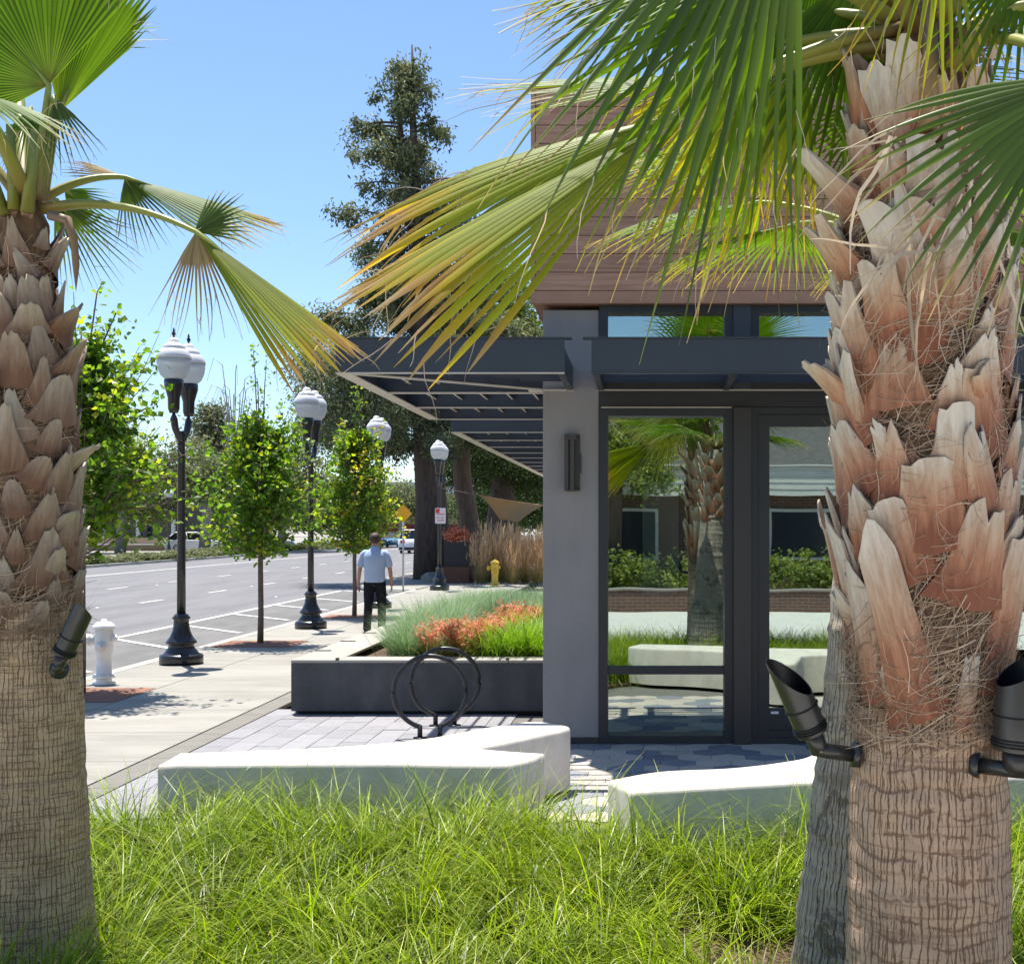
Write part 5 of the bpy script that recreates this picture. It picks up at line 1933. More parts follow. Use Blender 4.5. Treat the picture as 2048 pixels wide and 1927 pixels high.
# ------------------------------------------------------------------ trees
m_twig = pm('twig_bark', (0.17, 0.125, 0.10), 0.9, 0.3, 12, 0.5, 60)
m_trunk_d = pm('conifer_bark', (0.075, 0.055, 0.045), 0.95, 0.5, 4, 1.0, 14, stretch=(3, 3, 0.5))
m_trunk_b = pm('brown_bark', (0.12, 0.085, 0.065), 0.95, 0.45, 4, 1.0, 14, stretch=(3, 3, 0.5))
m_grey_bark = pm('grey_bark', (0.30, 0.27, 0.24), 0.95, 0.3, 4, 0.8, 14, stretch=(3, 3, 0.5))
m_maple = leafmat('maple_leaves', [(0, (0.045, 0.11, 0.016)), (0.45, (0.14, 0.24, 0.03)), (0.72, (0.38, 0.40, 0.035)), (0.9, (0.55, 0.45, 0.07)), (1.0, (0.52, 0.28, 0.11))],
                  0.55, 0.42, rnd=0.4, tcol=(1.6, 1.7, 0.5))
m_needle = leafmat('conifer_foliage', [(0, (0.06, 0.08, 0.042)), (0.5, (0.15, 0.18, 0.095)), (1.0, (0.29, 0.30, 0.16))], 0.22, 0.6, rnd=0.35, tcol=(1.3, 1.3, 0.7), spec=0.2)
m_broad = leafmat('broadleaf_foliage', [(0, (0.07, 0.105, 0.03)), (0.5, (0.19, 0.24, 0.065)), (1.0, (0.38, 0.39, 0.13))], 0.45, 0.5, rnd=0.35, tcol=(1.4, 1.5, 0.5), spec=0.3)
m_dkleaf = leafmat('dark_foliage', [(0, (0.018, 0.036, 0.012)), (0.5, (0.04, 0.075, 0.02)), (1.0, (0.10, 0.13, 0.035))], 0.3, 0.5, rnd=0.35, tcol=(1.3, 1.4, 0.5), spec=0.3)  # darkest green leaf ramp, for the dark tree masses
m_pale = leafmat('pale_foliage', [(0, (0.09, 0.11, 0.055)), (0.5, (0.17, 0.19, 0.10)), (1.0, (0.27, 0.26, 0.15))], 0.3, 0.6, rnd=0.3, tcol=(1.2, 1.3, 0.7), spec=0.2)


def leaves(mb, c, size, tr, aspect=0.6, up=0.0, droop=0.0):
    """kite-shaped leaves at points c; size per leaf; tint.r = tr"""
    n = len(c)
    d = rng.normal(0, 1, (n, 3))
    d[:, 2] = d[:, 2] * (0.7 if not droop else 0.4) + up - droop * 1.4
    d = nrm(d)
    nn = nrm(rng.normal(0, 1, (n, 3)) + np.array([0, 0, 0.9]))
    s = nrm(np.cross(d, nn))
    sz = np.broadcast_to(size, (n,))[:, None]
    nn = np.cross(s, d)
    v = np.stack([c, c + d * sz * 0.45 + s * sz * aspect * 0.5 + nn * sz * 0.08, c + d * sz, c + d * sz * 0.45 - s * sz * aspect * 0.5 + nn * sz * 0.08], 1)
    q = np.arange(n * 4).reshape(n, 4)
    t = np.zeros((n, 4, 3))
    t[:, :, 0] = np.clip(tr, 0, 1)[:, None]
    t[:, :, 1] = rng.random(n)[:, None]
    mb.add(v.reshape(-1, 3), q, t.reshape(-1, 3))


def foliage(mb, blobs, leaf, dens, droop=0.0, aspect=0.45, clump=0.5, shell=0.55):
    """blobs: (x,y,z,rx,ry,rz,weight). clumps of small leaves, denser near the surface"""
    for (x, y, z, rx, ry, rz, wt) in blobs:
        nc = int(dens * wt)
        u = nrm(rng.normal(0, 1, (nc, 3)))
        rad = (shell + (1 - shell) * rng.random(nc)) ** 0.8 * rng.uniform(0.75, 1.12, nc)
        cc_ = np.array([x, y, z]) + u * rad[:, None] * np.array([rx, ry, rz])
        for c in cc_:
            nl = int(rng.integers(26, 60))
            cs = clump * rng.uniform(0.5, 1.2)
            off = rng.normal(0, 1, (nl, 3)) * np.array([cs, cs, cs * (0.55 if not droop else 0.9)])
            tone = 0.25 + 0.5 * rng.random() + 0.12 * np.clip(off[:, 2] / cs, -1.5, 1.5)
            leaves(mb, c + off, leaf * rng.uniform(0.6, 1.3, nl), tone, aspect, 0.0, droop)


def S(px, Y):
    return px * Y / F


def bl(px, py, Y, rx, rz, w=1.0, ry=None):
    p = P(px, py, Y)
    k = Y / F
    return (p[0], p[1], p[2], rx * k, (ry or rx) * k, rz * k, w)



def street_tree(x, y, zb, zt, rad, label, leader=None, nsh=210, seed=0, ysh=0.0, yellow=0.5):
    r = np.random.default_rng(seed)
    t = thing('maple_tree', label, 'tree', (x, y, 0), 'young maples along the kerb')
    m = MB()
    m.tube([(0, 0, 0.0), (0.01, 0, 0.5), (0.0, 0.01, zb), (0.02, 0, (zb + zt) / 2), (0.0, 0, zt - 0.25)], [0.05, 0.043, 0.04, 0.026, 0.008], 10)
    m.build('trunk', m_twig, t, True, True)
    tw, lf = MB(), MB()
    h = zt - zb
    for k in range(nsh):
        f = r.random() ** 0.85
        z0 = zb + 0.1 + f * h * 0.78
        az = r.uniform(0, 6.283)
        prof = rad * min(1, (f + 0.1) / 0.3) ** 0.6 * (1.02 - f) ** 0.6 * 1.15 * r.uniform(0.5, 1.2) * (1 + 0.22 * math.sin(3 * az + seed + 5 * f) + 0.12 * math.sin(7 * f + az * 2))
        rise = r.uniform(0.1, 1.5) * (0.5 + 0.8 * f)
        ln = prof * r.uniform(0.9, 1.15)
        p0 = np.array([0, 0, z0])
        p1 = np.array([math.cos(az) * ln * 0.6, math.sin(az) * ln * 0.6, z0 + rise * ln * 0.4])
        p2 = np.array([math.cos(az) * ln, math.sin(az) * ln, z0 + rise * ln])
        ts = np.linspace(0, 1, 6)[:, None]
        path = (1 - ts) ** 2 * p0 + 2 * ts * (1 - ts) * p1 + ts ** 2 * p2
        if k % 2 == 0:
            tw.tube(path, np.linspace(0.010, 0.003, 6), 4, False)
        nlv = int(r.integers(20, 38))
        tt = 1 - (r.random(nlv) ** 1.3) * 0.8
        c = (1 - tt[:, None]) ** 2 * p0 + 2 * tt[:, None] * (1 - tt[:, None]) * p1 + tt[:, None] ** 2 * p2
        c = c + r.normal(0, 0.055 + 0.03 * (1 - tt[:, None]), (nlv, 3))
        young = yellow * (r.random() < 0.55) * r.uniform(0.4, 1)
        tr = 0.12 + 0.4 * r.random(nlv) + young * (tt > 0.72) * r.uniform(0.3, 0.75, nlv)
        leaves(lf, c, r.uniform(0.055, 0.11, nlv), tr, 0.8, 0.1)
    for (lx, lz, n_) in (leader or []):
        path = np.array([[lx * 0.3, 0, zt - 0.6], [lx * 0.7, 0, (zt + lz) / 2], [lx, 0, lz]])
        tw.tube(path, [0.012, 0.008, 0.003], 5, False)
        tt = r.random(n_)
        c = path[0] + (path[2] - path[0]) * tt[:, None] + r.normal(0, 0.05, (n_, 3))
        leaves(lf, c, r.uniform(0.05, 0.085, n_), 0.2 + 0.5 * r.random(n_) * tt, 0.75, 0.1)
    tw.build('branches', m_twig, t, False, True)['kind'] = 'stuff'
    lf.build('crown', m_maple, t, False, True)
    return t


street_tree(-6.22, 14.3, 1.3, 4.3, 1.05, 'maple half hidden behind the left palm beside the white hydrant', [(0.25, 4.55, 26), (0.55, 4.1, 26)], 330, 1, yellow=0.45)
street_tree(-6.09, 20.5, 1.2, 3.75, 0.92, 'young maple with tall leader between the first two street lamps', [(-0.12, 4.75, 60), (0.1, 4.45, 45), (-0.05, 4.2, 40)], 260, 2, yellow=0.5)
street_tree(-6.0, 26.7, 1.15, 4.1, 0.9, 'yellow tipped young maple left of the walking person', [(0.05, 4.85, 70), (0.15, 4.5, 60)], 300, 3, yellow=0.95)


# tall conifer over the walker
tc = thing('conifer_tree', 'tall open conifer with thick dark trunk towering above the canopy', 'tree', (-7.55, 46, 0))
m = MB()
pth = np.array([P(866, 1160, 46), P(862, 1000, 46), P(852, 800, 46), P(838, 500, 46), P(826, 250, 46), P(824, 90, 46)])
m.tube(pth, [0.72, 0.55, 0.5, 0.26, 0.12, 0.03], 16)
pt2 = np.array([P(846, 620, 46), P(818, 420, 46.2), P(800, 250, 46.3), P(797, 130, 46.3)])
m.tube(pt2, [0.24, 0.16, 0.09, 0.03], 10)
m.build('trunk', m_trunk_d, tc, True)
tw, lf = MB(), MB()
r_ = np.random.default_rng(21)
for k in range(108):
    f = (k + 0.5) / 108
    py = 100 + f ** 0.95 * 800
    which = pth if r_.random() < 0.6 else (pt2 if py < 600 else pth)
    zz = CAMZ - (py - CY) * 46 / F
    j = np.argsort(which[:, 2])
    p0 = np.array([np.interp(zz, which[j][:, 2], which[j][:, i]) for i in range(3)])
    reach = (0.35 + 2.0 * min(1, f * 2.6) ** 0.8 + (1.6 if py > 640 else 0) + (1.3 if py > 720 else 0)) * r_.choice([0.5, 0.75, 1.0, 1.3])
    az = r_.uniform(0, 6.283)
    d = np.array([math.cos(az), math.sin(az) * 0.7, r_.uniform(-0.05, 0.35)])
    p2 = p0 + d * reach + np.array([0, 0, -0.10 * reach])
    p1 = p0 + d * reach * 0.5 + np.array([0, 0, 0.10 * reach])
    ts = np.linspace(0, 1, 7)[:, None]
    path = (1 - ts) ** 2 * p0 + 2 * ts * (1 - ts) * p1 + ts ** 2 * p2
    tw.tube(path, np.linspace(0.055, 0.015, 7), 5, False)
    nc = int(2 + reach * (2.6 + (2.0 if py > 560 else 0)))
    for q in range(nc):
        t = 1 - r_.random() ** 1.6 * 0.75
        c = (1 - t) ** 2 * p0 + 2 * t * (1 - t) * p1 + t * t * p2 + r_.normal(0, 0.16, 3)
        nl = int(r_.integers(60, 120))
        off = r_.normal(0, 1, (nl, 3)) * np.array([0.17, 0.17, 0.20]) * r_.uniform(0.6, 1.3)
        off[:, 2] -= 0.16
        leaves(lf, c + off, 0.17 * r_.uniform(0.6, 1.3, nl), 0.2 + 0.7 * r_.random() + 0.15 * off[:, 2] / 0.2, 0.4, 0, 0.7)
skirts = [bl(660, 770, 44, 75, 60, 1.0), bl(625, 720, 45, 45, 50, 0.5), bl(720, 730, 44, 70, 60, 1.0), bl(700, 850, 44, 85, 65, 1.3), bl(780, 820, 44, 70, 75, 1.2), bl(640, 840, 46, 50, 60, 0.7)]
foliage(lf, skirts, 0.14, 120, 0.7, 0.35, 0.34)
for (x, y, z, *_) in skirts:
    q0 = P(850, 760, 46)
    tw.tube([q0, (q0 + np.array([x, y, z])) / 2 + np.array([0, 0, 0.7]), (x, y, z)], [0.16, 0.11, 0.03], 6)
tw.build('branches', m_trunk_d, tc)['kind'] = 'stuff'
lf.build('crown', m_needle, tc)

# round-headed trees behind the canopy
t2 = thing('evergreen_tree', 'broad evergreen behind the corner canopy with a brown leaning trunk', 'tree', (-6.6, 52, 0))
m = MB()
m.tube([P(962, 1165, 50), P(945, 1080, 50), P(925, 960, 50), P(920, 850, 50), P(940, 700, 51)], [0.5, 0.4, 0.35, 0.3, 0.18], 14)
m.tube([P(921, 860, 50), P(880, 740, 51), P(850, 640, 51)], [0.3, 0.18, 0.07], 8)
m.tube([P(922, 860, 50), P(990, 740, 52), P(1040, 620, 53)], [0.3, 0.18, 0.07], 8)
m.build('trunk', m_trunk_b, t2, True)
lf = MB()
foliage(lf, [bl(1000, 590, 53, 75, 90, 1.3), bl(930, 640, 52, 95, 80, 1.5), bl(1035, 690, 53, 75, 80, 1.2), bl(880, 760, 51, 110, 75, 1.6), bl(980, 820, 52, 110, 80, 1.6), bl(1060, 860, 52, 70, 80, 1.0)], 0.16, 165, 0.0, 0.45, 0.42)
lf.build('crown', m_broad, t2)

t3 = thing('evergreen_tree', 'dark green tree with black trunk behind the shade sail', 'tree', (-5.8, 56, 0))
m = MB()
m.tube([P(1003, 1150, 56), P(1000, 1050, 56), P(1008, 960, 56), P(1000, 860, 57)], [0.75, 0.6, 0.5, 0.3], 12)
m.build('trunk', m_trunk_d, t3, True)
lf = MB()
foliage(lf, [bl(990, 900, 55, 90, 60, 1.4), bl(1060, 930, 57, 90, 70, 1.5), bl(930, 930, 58, 70, 55, 1.1), bl(1080, 1010, 62, 60, 50, 1.1), bl(960, 1010, 66, 50, 40, 0.8)], 0.17, 150, 0.0, 0.5, 0.45)
lf.build('crown', m_dkleaf, t3)


def far_tree(name, label, px, pyb, Y, blobs, mat, bark, leaf=0.3, dens=80, tr=0.3, clump=0.8, droop=0, trunk_top=None):
    b = P(px, pyb, Y)
    b[2] = -0.05
    t = thing(name, label, 'tree', b, 'trees across the road')
    m = MB()
    top = P(px, trunk_top or blobs[0][1], Y)
    m.tube([b, b * 0.5 + top * 0.5 + np.array([0.2, 0, 0]), top], [tr, tr * 0.75, tr * 0.3], 10)
    for bb in blobs:
        q = P(bb[0], bb[1], bb[2])
        mid = b * 0.4 + top * 0.6
        m.tube([mid, (mid + q) / 2 + np.array([0, 0, 0.4]), q], [tr * 0.45, tr * 0.3, tr * 0.1], 6)
    m.build('trunk', bark, t, True)
    lf = MB()
    foliage(lf, [bl(*bb) for bb in blobs], leaf, dens, droop, 0.5, clump)
    lf.build('crown', mat, t)
    return t


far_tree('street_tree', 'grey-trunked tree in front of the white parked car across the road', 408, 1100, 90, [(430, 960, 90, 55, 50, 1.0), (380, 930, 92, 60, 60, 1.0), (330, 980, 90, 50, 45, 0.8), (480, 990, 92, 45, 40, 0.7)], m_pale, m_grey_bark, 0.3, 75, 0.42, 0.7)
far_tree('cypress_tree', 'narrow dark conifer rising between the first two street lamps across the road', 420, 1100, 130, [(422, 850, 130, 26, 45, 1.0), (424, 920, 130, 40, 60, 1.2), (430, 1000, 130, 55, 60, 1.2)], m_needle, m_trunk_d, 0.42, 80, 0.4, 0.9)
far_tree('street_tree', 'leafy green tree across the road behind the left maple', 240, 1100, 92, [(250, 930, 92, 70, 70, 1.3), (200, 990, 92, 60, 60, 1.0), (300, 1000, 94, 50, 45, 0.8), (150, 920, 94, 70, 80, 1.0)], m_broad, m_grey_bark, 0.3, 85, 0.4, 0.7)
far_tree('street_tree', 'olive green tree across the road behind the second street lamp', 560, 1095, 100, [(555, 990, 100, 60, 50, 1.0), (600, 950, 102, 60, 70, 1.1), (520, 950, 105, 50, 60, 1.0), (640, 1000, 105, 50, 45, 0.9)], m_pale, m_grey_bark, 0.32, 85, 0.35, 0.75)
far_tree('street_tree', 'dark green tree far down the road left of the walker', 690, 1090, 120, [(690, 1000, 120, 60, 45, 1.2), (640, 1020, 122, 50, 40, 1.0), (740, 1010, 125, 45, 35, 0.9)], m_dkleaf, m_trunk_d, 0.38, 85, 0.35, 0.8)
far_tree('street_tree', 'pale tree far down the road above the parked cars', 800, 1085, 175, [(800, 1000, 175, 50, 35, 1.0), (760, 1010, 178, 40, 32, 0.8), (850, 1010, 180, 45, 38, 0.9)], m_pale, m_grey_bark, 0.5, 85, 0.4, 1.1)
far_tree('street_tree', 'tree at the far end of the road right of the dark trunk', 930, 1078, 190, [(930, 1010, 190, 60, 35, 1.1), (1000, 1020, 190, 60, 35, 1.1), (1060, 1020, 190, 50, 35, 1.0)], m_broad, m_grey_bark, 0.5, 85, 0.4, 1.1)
# bare tree: branches only
bt = thing('bare_tree', 'leafless pale tree with arching twigs above the road trees', 'tree', P(470, 1100, 115) * np.array([1, 1, 0]), 'trees across the road')
m = MB()
r_ = np.random.default_rng(33)
b0 = P(470, 1100, 115)
m.tube([b0, P(470, 1000, 115), P(468, 900, 115)], [0.4, 0.3, 0.2], 8)
for k in range(26):
    sx = r_.uniform(-1, 1)
    st = P(468 + 12 * sx, r_.uniform(860, 960), 115 + r_.normal(0, 1))
    ht = r_.uniform(40, 150)
    w = sx * 70 + r_.normal(0, 18)
    e1 = st + P(CX + w * 0.35, CY - ht, 115) - P(CX, CY, 115)
    e2 = st + P(CX + w * 0.75, CY - ht * 1.1, 115) - P(CX, CY, 115)
    e3 = st + P(CX + w * 1.05, CY - ht * 0.75, 115) - P(CX, CY, 115)
    m.tube([st, (st + e1) / 2, e1, e2, e3], [0.07, 0.05, 0.035, 0.022, 0.014], 5, False)
m.build('branches', m_grey_bark, bt, True)['kind'] = 'stuff'

# hedge/shrub strip along the far kerb, and a hazy wood closing the view
sh_mesh = []
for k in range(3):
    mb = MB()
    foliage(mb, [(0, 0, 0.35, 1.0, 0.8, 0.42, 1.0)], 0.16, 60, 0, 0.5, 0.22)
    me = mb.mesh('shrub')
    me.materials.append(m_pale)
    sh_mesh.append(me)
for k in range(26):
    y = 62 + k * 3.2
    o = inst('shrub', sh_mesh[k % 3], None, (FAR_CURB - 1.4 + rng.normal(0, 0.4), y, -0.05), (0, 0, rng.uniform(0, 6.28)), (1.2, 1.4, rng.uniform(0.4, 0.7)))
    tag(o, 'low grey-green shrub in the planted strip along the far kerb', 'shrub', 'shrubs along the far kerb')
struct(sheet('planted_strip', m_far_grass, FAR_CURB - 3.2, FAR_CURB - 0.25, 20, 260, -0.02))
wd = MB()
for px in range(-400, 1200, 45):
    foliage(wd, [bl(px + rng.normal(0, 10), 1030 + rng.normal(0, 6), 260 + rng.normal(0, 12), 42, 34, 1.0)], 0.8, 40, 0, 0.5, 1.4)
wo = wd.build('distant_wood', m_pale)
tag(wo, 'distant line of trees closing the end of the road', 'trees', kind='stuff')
# street greenery behind the building on the right side of the road
for k, (x, y, h) in enumerate([(-5.0, 72, 7.5), (-4.2, 84, 8.5), (-9.8, 98, 8)]):
    t = thing('street_tree', ['tree on the near pavement beyond the shade sail', 'tree behind the building end', 'roadside tree far beyond the dark trunks'][k], 'tree', (x, y, 0))
    m = MB()
    m.tube([(0, 0, 0), (0.1, 0, h * 0.5), (0, 0, h * 0.75)], [0.3, 0.22, 0.1], 8)
    m.build('trunk', m_trunk_b, t, True, True)
    lf = MB()
    foliage(lf, [(0, 0, h * 0.72, 2.6, 2.6, h * 0.28, 1.2), (1.4, 0.5, h * 0.6, 1.8, 1.8, h * 0.2, 0.8), (-1.5, 0.3, h * 0.58, 1.7, 1.7, h * 0.2, 0.8)], 0.28, 90, 0, 0.5, 0.6)
    lf.build('crown', m_dkleaf, t, False, True)

# ------------------------------------------------------------------ shade sail, flower pot
sail = MB()
A, B_, C_, D_ = P(959, 990, 41), P(1090, 1009, 39.5), P(1036, 1044, 40), P(1000, 1041, 42)
nu = 12
g = np.zeros((nu, nu, 3))
for i in range(nu):
    for j in range(nu):
        u, v = i / (nu - 1), j / (nu - 1)
        p = (1 - u) * (1 - v) * A + u * (1 - v) * B_ + u * v * C_ + (1 - u) * v * D_
        cen = np.array([(A + B_ + C_ + D_)[q] / 4 for q in range(3)])
        pull = 0.10 * (math.sin(math.pi * u) * (abs(2 * v - 1)) + math.sin(math.pi * v) * abs(2 * u - 1))
        p = p + (cen - p) * pull
        p[2] += 0.12 * math.sin(math.pi * u) * math.sin(math.pi * v)
        g[i, j] = p
m_sail = leafmat('sail_cloth', [(0, (0.34, 0.25, 0.15)), (1, (0.34, 0.25, 0.15))], 0.35, 0.8, rnd=0.05, tcol=(1, 0.95, 0.8), spec=0.1)
sail.grid(g)
so = sail.build('shade_sail', m_sail, None, True)
sm = so.modifiers.new('thick', 'SOLIDIFY')
sm.thickness = 0.01
rp = MB()
rp.tube([P(959, 990, 41), P(880, 975, 38)], 0.012, 5)
ro = rp.build('rope', m_twig, so)
tag(so, 'brown triangular shade sail strung between the dark trees and the building', 'shade sail')

fp = P(915, 1150, 43)
pot = thing('flower_pot', 'dark square pot of red flowers under the trees', 'flower pot', (fp[0], 43, 0))
box('pot', pm('pot_dark', (0.03, 0.028, 0.027), 0.7), fp[0] - 0.38, fp[0] + 0.38, 42.6, 43.3, 0.55, 1.35, pot)
box('brick_base', pm('pot_brick', (0.13, 0.06, 0.04), 0.9, 0.3, 12), fp[0] - 0.45, fp[0] + 0.45, 42.5, 43.4, 0.0, 0.545, pot)
mb = MB()
c = np.array([fp[0], 42.95, 1.55]) + rng.normal(0, 1, (700, 3)) * np.array([0.22, 0.2, 0.12])
leaves(mb, c, 0.09, np.clip(rng.normal(0.8, 0.25, 700), 0, 1), 0.8)
mb.build('flowers', m_coral, pot)['kind'] = 'stuff'
# low stone edging under the dark trees
for k, (px, py, w) in enumerate(((870, 1166, 0.5), (895, 1168, 0.35), (940, 1162, 0.5), (985, 1160, 0.4))):
    p = P(px, py, 43.5 + 0.4 * k)
    m = MB()
    n = 10
    th = np.linspace(0, 2 * math.pi, n, endpoint=False)
    rows = [[((w * s_ * (1 + 0.15 * math.sin(3 * a + k))) * math.cos(a), w * 0.7 * s_ * math.sin(a), z_ * w) for a in th] for s_, z_ in ((1, 0), (0.95, 0.4), (0.6, 0.65), (0.1, 0.7))]
    m.grid(np.array(rows), True)
    o = m.build('boulder', pm('boulder', (0.2, 0.19, 0.17), 0.95, 0.3, 4, 0.6, 30), None, True)
    o.location = (p[0], p[1], -0.005)
    tag(o, ['grey boulder at the foot of the tall conifer trunk', 'small grey boulder right of the far lamp base', 'grey boulder below the flower pot', 'grey boulder at the foot of the leaning brown trunk'][k], 'rock', 'boulders under the dark trees')

# ------------------------------------------------------------------ cars
m_tyre = pm('tyre', (0.02, 0.02, 0.02), 0.9)
m_rim = pm('rim', (0.4, 0.4, 0.42), 0.35, 0.1, metal=0.6)
m_cglass = pm('car_glass', (0.03, 0.035, 0.04), 0.06, 0.05, spec=0.8)
m_light_r = pm('tail_light', (0.5, 0.03, 0.02), 0.25)
m_light_w = pm('head_light', (0.8, 0.8, 0.78), 0.15)


def car(label, loc, rz, paint, L_=4.5, Wd=1.82, Hh=1.5, suv=False, category='car'):
    t = thing('parked_car' if category == 'car' else category, label, category, loc, None, rz)
    hw = Wd / 2
    zl = 0.22
    belt = Hh * (0.62 if suv else 0.60)
    # side outline (x forward)
    bodyp = [(-L_ / 2, 0.45), (-L_ / 2 + 0.03, belt * 0.98), (-L_ / 2 + 0.25, belt * 1.02), (L_ * 0.18, belt * 1.0), (L_ * 0.30, belt * 0.97), (L_ * 0.46, belt * 0.80), (L_ / 2, belt * 0.62), (L_ / 2, 0.32), (L_ / 2 - 0.15, zl), (-L_ / 2 + 0.15, zl), (-L_ / 2, 0.35)]
    m = MB()
    n = len(bodyp)
    rows = []
    for y, sx, sz in ((-hw, 0.965, 0.93), (-hw * 0.93, 0.99, 1.0), (hw * 0.93, 0.99, 1.0), (hw, 0.965, 0.93)):
        rows.append([(x * sx, y, (z - 0.5) * sz + 0.5) for x, z in bodyp])
    g = np.array(rows)
    m.grid(g, True)
    m.add(g[0], [tuple(range(n))])
    m.add(g[-1], [tuple(range(n))[::-1]])
    m.build('body', paint, t, True, True)
    # cabin
    a0, a1, b0, b1 = (-L_ / 2 + 0.08, L_ * 0.2, -L_ / 2 + (0.28 if suv else 0.75), L_ * 0.02)
    m = MB()
    bw, tw_ = hw * 0.92, hw * 0.74
    m.add([(a0, -bw, belt), (a1, -bw, belt), (a1, bw, belt), (a0, bw, belt), (b0, -tw_, Hh - 0.04), (b1, -tw_, Hh - 0.04), (b1, tw_, Hh - 0.04), (b0, tw_, Hh - 0.04)],
          np.array([(0, 1, 5, 4), (1, 2, 6, 5), (2, 3, 7, 6), (3, 0, 4, 7), (4, 5, 6, 7)]))
    m.build('windows', m_cglass, t, False, True)
    m = MB()
    m.add([(b0 - 0.06, -tw_ - 0.02, Hh - 0.05), (b1 + 0.06, -tw_ - 0.02, Hh - 0.05), (b1 + 0.06, tw_ + 0.02, Hh - 0.05), (b0 - 0.06, tw_ + 0.02, Hh - 0.05),
           (b0 + 0.1, -tw_ * 0.8, Hh), (b1 - 0.1, -tw_ * 0.8, Hh), (b1 - 0.1, tw_ * 0.8, Hh), (b0 + 0.1, tw_ * 0.8, Hh)],
          np.array([(0, 3, 2, 1), (0, 1, 5, 4), (1, 2, 6, 5), (2, 3, 7, 6), (3, 0, 4, 7), (4, 5, 6, 7)]))
    m.build('roof', paint, t, False, True)
    m = MB()
    for s in (-1, 1):
        for (xa, xb) in ((a0, b0), (a1, b1), ((a0 + a1) / 2, (b0 + b1) / 2)):
            m.tube([(xa, s * bw * 1.005, belt), (xb, s * tw_ * 1.01, Hh - 0.04)], 0.035, 6)
    m.build('pillars', paint, t, True, True)
    for s in (-1, 1):
        for xw in (-L_ * 0.3, L_ * 0.31):
            m = MB()
            m.tube([(xw, s * (hw - 0.2), 0.32), (xw, s * (hw - 0.02), 0.32), (xw, s * (hw + 0.005), 0.32)], [0.32, 0.32, 0.27], 20)
            wo_ = m.build('wheel', m_tyre, t, True, True)
            m = MB()
            m.tube([(xw, s * (hw + 0.006), 0.32), (xw, s * (hw + 0.012), 0.32)], [0.21, 0.19], 14)
            m.build('rim', m_rim, wo_, False, True)
        m = MB()
        m.box(-L_ / 2 - 0.012, -L_ / 2 + 0.06, s * hw * 0.62 - 0.14, s * hw * 0.62 + 0.2, belt * 0.7, belt * 0.9)
        m.build('tail_light', m_light_r, t, False, True)
        m = MB()
        m.box(L_ / 2 - 0.16, L_ / 2 + 0.008, s * hw * 0.66 - 0.18, s * hw * 0.66 + 0.18, belt * 0.55, belt * 0.68)
        m.build('headlight', m_light_w, t, False, True)
    m = MB()
    m.box(-L_ / 2 - 0.03, -L_ / 2 + 0.1, -hw * 0.9, hw * 0.9, 0.3, 0.46)
    m.build('rear_bumper', m_tyre, t, False, True)
    m = MB()
    m.box(-L_ / 2 - 0.014, -L_ / 2 + 0.02, -0.16, 0.16, belt * 0.62, belt * 0.72)
    m.build('plate', m_signw, t, False, True)
    return t


pw = pm('car_white', (0.75, 0.75, 0.76), 0.25, 0.04)
pbl = pm('car_blue', (0.10, 0.24, 0.36), 0.25, 0.04)
psil = pm('car_silver', (0.55, 0.57, 0.58), 0.25, 0.04)
car('white people carrier driving away down the road', (-17.3, 98, -0.128), math.pi / 2, pw, 4.9, 1.95, 1.78, True)
car('small blue car farther down the road left of the white one', (-25.0, 128, -0.128), -math.pi / 2, pbl, 4.4, 1.8, 1.45)
car('white car parked across the road behind the grey tree trunk', (-33.6, 97, -0.03), 0.35, pw, 4.5, 1.8, 1.5)
car('silver car parked far across the road, half hidden by leaves', (-30.5, 104, -0.03), 0.5, psil, 4.4, 1.8, 1.45)

# ------------------------------------------------------------------ buildings across the road
m_wall_l = pm('far_wall', (0.16, 0.145, 0.13), 0.9, 0.1, 0.6)
m_colw = pm('white_column', (0.68, 0.67, 0.64), 0.8, 0.05)
m_roof_p = pm('pink_roof', (0.42, 0.25, 0.22), 0.9, 0.15, 2, 0.4, 10)
m_dglass = pm('far_glass', (0.03, 0.035, 0.045), 0.12, 0.1, 1)
ob = thing('office_building', 'low building with white columns and dark windows across the road', 'building', (-46, 112, 0))
box('wall', m_wall_l, -62, -36, 112, 124, 0, 4.4, ob)
box('roof', m_roof_p, -63, -35.2, 110.2, 125, 4.41, 5.0, ob)
box('fascia', m_colw, -63.1, -35.1, 110.0, 110.19, 4.2, 4.9, ob)
for k in range(9):
    x = -61 + 3.0 * k
    box('window', m_dglass, x, x + 2.5, 111.9, 111.99, 0.3, 3.9, ob)
    box('column', m_colw, x - 0.4, x - 0.1, 110.5, 110.8, 0, 4.19, ob)
box('upper_roof', m_roof_p, -54, -43, 114, 122, 5.01, 7.4, ob)
sb = thing('shop_building', 'tan and maroon shop far down the road beyond the blue car', 'building', (-32, 185, 0))
box('wall', pm('tan_wall', (0.42, 0.33, 0.17), 0.9, 0.1, 0.5), -40, -27, 185, 196, 2.21, 6.5, sb)
box('base', pm('maroon_wall', (0.22, 0.05, 0.06), 0.9, 0.1, 0.5), -40.01, -26.99, 184.98, 196.1, 0, 2.2, sb)
box('parapet', m_colw, -40.2, -26.8, 184.8, 196.2, 6.51, 8.2, sb)
for k in range(4):
    box('window', m_dglass, -39 + 3.1 * k, -37 + 3.1 * k, 184.85, 184.97, 3.6, 5.6, sb)
# bench seat and wall across the road, left
lw = thing('low_wall', 'low tan wall with a seat ledge across the road behind the shrubs', 'wall', (-36, 92, 0))
box('wall', pm('tan_low', (0.33, 0.25, 0.18), 0.9, 0.1, 1), -44, -33.6, 100, 100.4, 0, 1.0, lw)
box('ledge', m_colw, -44, -33.6, 99.6, 99.999, 0.45, 0.55, lw)

